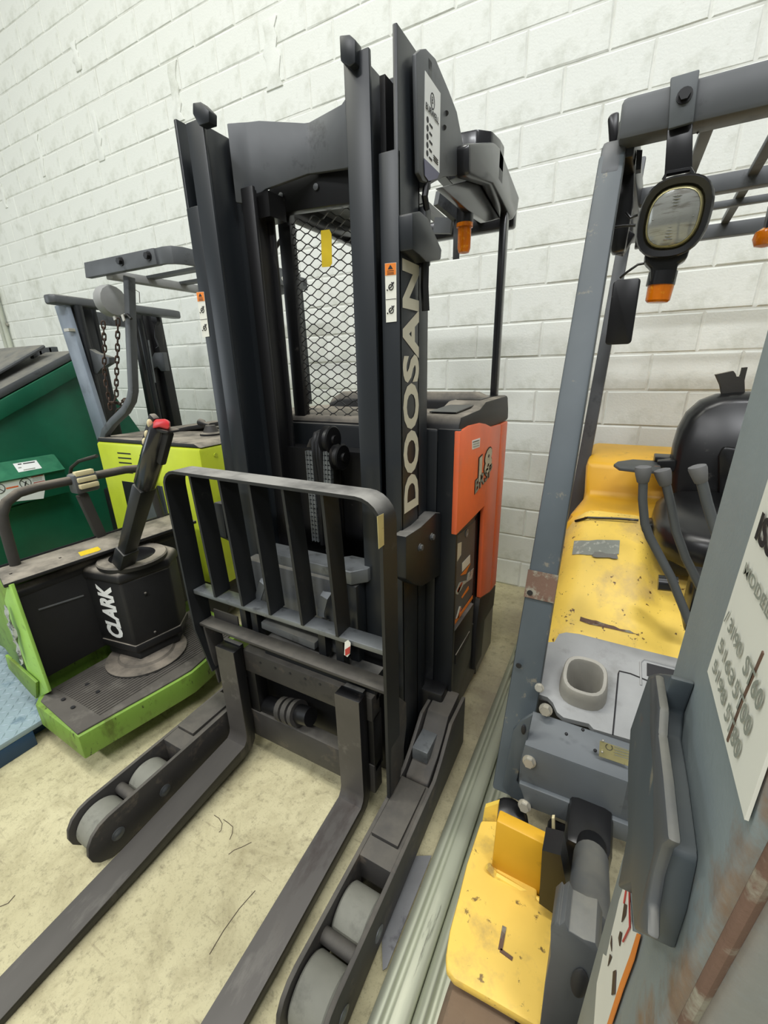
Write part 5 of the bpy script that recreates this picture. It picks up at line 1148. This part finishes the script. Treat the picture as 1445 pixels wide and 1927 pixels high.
# rust creeping in from the chafed front corner of the rail
nt = K['mastgrey'].node_tree; N = nt.nodes; L = nt.links
tc_ = N.new('ShaderNodeTexCoord'); sx_ = N.new('ShaderNodeSeparateXYZ'); L.new(tc_.outputs['Object'], sx_.inputs[0])
def mth(op, a_, b_):
    n_ = N.new('ShaderNodeMath'); n_.operation = op
    for k_, v_ in enumerate((a_, b_)):
        if hasattr(v_, 'links'): L.new(v_, n_.inputs[k_])
        else: n_.inputs[k_].default_value = v_
    return n_.outputs[0]
def nse(sc):
    n_ = N.new('ShaderNodeTexNoise'); n_.inputs['Scale'].default_value = sc; n_.inputs['Detail'].default_value = 9; n_.inputs['Roughness'].default_value = .7
    L.new(tc_.outputs['Object'], n_.inputs['Vector']); return n_.outputs['Fac']
c_ = mth('ADD', sx_.outputs['Y'], mth('MULTIPLY', sx_.outputs['Z'], -dyz))
edge_c = near_y(0)-1.3
v_ = mth('ADD', mth('SUBTRACT', c_, edge_c), mth('MULTIPLY', mth('SUBTRACT', nse(22), .5), .14))
v_ = mth('SUBTRACT', v_, mth('MULTIPLY', mth('SUBTRACT', 1.38, sx_.outputs['Z']), .075))
mr_ = N.new('ShaderNodeMapRange'); mr_.inputs[1].default_value = .016; mr_.inputs[2].default_value = -.012; L.new(v_, mr_.inputs[0])
m4_ = N.new('ShaderNodeMapRange'); m4_.inputs[1].default_value = -.016; m4_.inputs[2].default_value = -.002; L.new(mth('SUBTRACT', c_, edge_c), m4_.inputs[0]); rmask = mth('MULTIPLY', mr_.outputs[0], m4_.outputs[0])
mx_ = N.new('ShaderNodeMix'); mx_.data_type = 'RGBA'; L.new(nse(60), mx_.inputs[0]); mx_.inputs[6].default_value = lin((92, 64, 52)); mx_.inputs[7].default_value = lin((150, 132, 112))
bs_ = N['Principled BSDF']; old = bs_.inputs['Base Color'].links[0].from_socket
m3_ = N.new('ShaderNodeMix'); m3_.data_type = 'RGBA'; L.new(rmask, m3_.inputs[0]); L.new(old, m3_.inputs[6]); L.new(mx_.outputs[2], m3_.inputs[7]); L.new(m3_.outputs[2], bs_.inputs['Base Color'])
# guide bracket on the rail with its hooked foot
bk_o = [(1220, 1270), (1236, 1266), (1261, 1269), (1262, 1276), (1245, 1330), (1240, 1380), (1248, 1461), (1257, 1582), (1256, 1600), (1238, 1690), (1218, 1760), (1192, 1748), (1186, 1660), (1162, 1669), (1181, 1565), (1181, 1448), (1186, 1371)]
bko = [OX(*p, XM-.012) for p in bk_o]
MB().prism(bko, (.012, 0, 0)).build('rail_bracket', K['ygrey'], mrail, bevel=.003)
MB().prism([OX(*p, XM-.017) for p in ((1222, 1272), (1232, 1269), (1240, 1330), (1237, 1380), (1246, 1461), (1256, 1580), (1243, 1590), (1228, 1640), (1218, 1700), (1216, 1760), (1192, 1748), (1212, 1668), (1228, 1600), (1228, 1470), (1222, 1380))], (.0055, 0, 0)).build('bracket_rib', K['guardgrey'], mrail, bevel=.002)
# load chart label, faded print running down the rail
def on_m(px, py, d=.0006): return OX(px, py, XM-d)
lt = [(1445+60, 930-190), (1337, 1265), (1410, 1546), (1560, 1120)]
ldl = sheet('load_label', [on_m(*p) for p in lt], K['white'], mrail, (-1, 0, 0), label='faded white load label on the mast rail')
bl0, bl1 = on_m(1337, 1265), on_m(1410, 1546)
dT = (bl1-bl0).normalized(); uT = (on_m(1445+60, 740)-bl0).normalized(); nT = dT.cross(uT)
def chart(name, s, u, v, size, m, length=None, bold=.02): # u along the bottom edge, v up the rail, metres
    o = bl0+dT*u+uT*v+Vector((-.0022, 0, 0)); return text(name, s, o, dT, uT, size, m, ldl, bold=bold, length=length, depth=0)
chart('chart_figure', '5198', .008, .0085, .010, K['greyink'], .028)
chart('chart_figure', '5T80', .040, .0075, .012, K['greyink'], .025)
chart('chart_figure', '5163', .007, .021, .010, K['greyink'], .03)
chart('chart_figure', '5T00', .040, .021, .012, K['greyink'], .026)
chart('chart_figure', '/ 3190', .004, .035, .010, K['greyink'], .032)
chart('chart_figure', 'ST60', .042, .035, .012, K['greyink'], .025)
chart('chart_word', 'MODEL', .008, .064, .008, K['greyink'], .04)
chart('chart_word', 'ISSUE', .008, .082, .016, K['ink'], .05, .04)
MB().tube([on_m(1440, 1228, .0016), on_m(1400, 1320, .0016), on_m(1372, 1395, .0016)], .0011, 5).build('scratch', K['rust'], ldl)
# peeling warning sticker low on the rail
ws = [on_m(*p) for p in ((1183, 1643), (1186, 1700), (1190, 1752), (1203, 1757), (1193, 1800), (1180, 1835), (1165, 1880), (1140, 1935), (1118, 1935), (1124, 1850), (1130, 1825), (1136, 1795), (1142, 1800), (1152, 1755), (1160, 1722), (1166, 1695))]
wst = MB().prism([p+Vector((-.0132 if 0 else -.0006, 0, 0)) for p in ws], (.0008, 0, 0)).build('peeling_sticker', K['white'], mrail, label='peeling white and orange warning sticker')
MB().prism([on_m(*p, .002) for p in ((1198, 1756), (1204, 1758), (1192, 1805), (1172, 1860), (1150, 1927), (1142, 1927), (1166, 1850), (1186, 1795))], (.0006, 0, 0)).build('sticker_band', K['orangeink'], wst)
for pts in (((1174, 1700), (1180, 1662), (1184, 1668), (1185, 1745), (1172, 1772)), ): MB().tube([on_m(*p, .0022) for p in pts], .0007, 4).build('sticker_outline', K['redink'], wst)
for pts in (((1174, 1700), (1178, 1702), (1176, 1722), (1169, 1735)), ((1166, 1752), (1169, 1755), (1165, 1780), (1163, 1765)), ((1150, 1760), (1148, 1775), (1150, 1790)), ((1153, 1828), (1158, 1825), (1156, 1870), (1150, 1872)), ((1147, 1795), (1150, 1800), (1143, 1818))):
    MB().prism([on_m(*p, .0022) for p in pts], (.0006, 0, 0)).build('torn_spot', K['chain'], wst)
# cross member and carriage between the two mast rails
MB().box((XM+.03, fy(.5)-.12, .42), (XM+.73, fy(.5)-.05, .6)).build('mast_tie', K['mastgrey'], yf, bevel=.006)
# ------------------------------------------------------------------ loose steel on the floor between the trucks
def rib_rail(name, x0, x1, y0, y1, h, label, yawd=0):
    c = thing(name, ((x0+x1)/2, (y0+y1)/2, 0), label, 'steel channel', 'galvanised channels on the floor')
    w_ = x1-x0; cx_ = (x0+x1)/2
    pr = [(x0, 0), (x0, h*.55), (x0+.012, h*.9), (x0+.020, h), (x0+.030, h), (x0+.036, h*.8), (x0+.046, h*.8), (x0+.052, h), (x1-.012, h), (x1-.004, h*.9), (x1, h*.8), (x1, 0)]
    MB().prism([(x, y0, z) for x, z in pr], (0, y1-y0, 0)).build('channel_section', K['galv'], c, bevel=.003)
    return c
rib_rail('steel_channel', -.352, -.255, .15, 2.4, .05, 'dusty galvanised channel along the floor, next to the reach truck')
rib_rail('steel_channel', -.253, -.165, .15, 2.4, .055, 'dusty galvanised channel along the floor, next to the yellow fender')
so = MB().prism([OZ(*p, .010) for p in ((771, 1612), (812, 1611), (728, 1822), (720, 1827), (718, 1752), (752, 1660))], (0, 0, .003)).build('sheet_offcut', K['sheet'], None); tag(so, 'bare grey sheet steel offcut under the galvanised channel', 'steel sheet')
so.location.z = 0
# small litter on the floor
def scrap(label, pts, r_, m, name='wire_scrap'):
    o = MB().tube([OZ(*p, r_) for p in pts], r_, 5).build(name, m, None); tag(o, label, 'scrap')
scrap('forked bit of thin wire on the floor between the forks', [(403, 1534), (412, 1540), (418, 1550), (416, 1562), (412, 1566)], .0011, K['wire'])
scrap('bent thin wire touching the forked bit between the forks', [(420, 1542), (430, 1549), (438, 1556), (437, 1568), (432, 1580)], .0011, K['wire'])
scrap('short curved wire lying below the other wire bits', [(430, 1608), (440, 1600), (455, 1594), (473, 1585)], .0010, K['wire'])
scrap('long straight thin wire nearest the right fork', [(394, 1796), (420, 1752), (450, 1710), (480, 1676)], .0011, K['wire'])
scrap('thin dark sliver at the left edge of the floor', [(0, 1706), (15, 1700), (28, 1685)], .0012, K['wire'])
scrap('tiny yellow plastic scrap beside the left straddle leg', [(358, 1448), (361, 1456)], .003, K['yellowbit'], 'plastic_scrap')
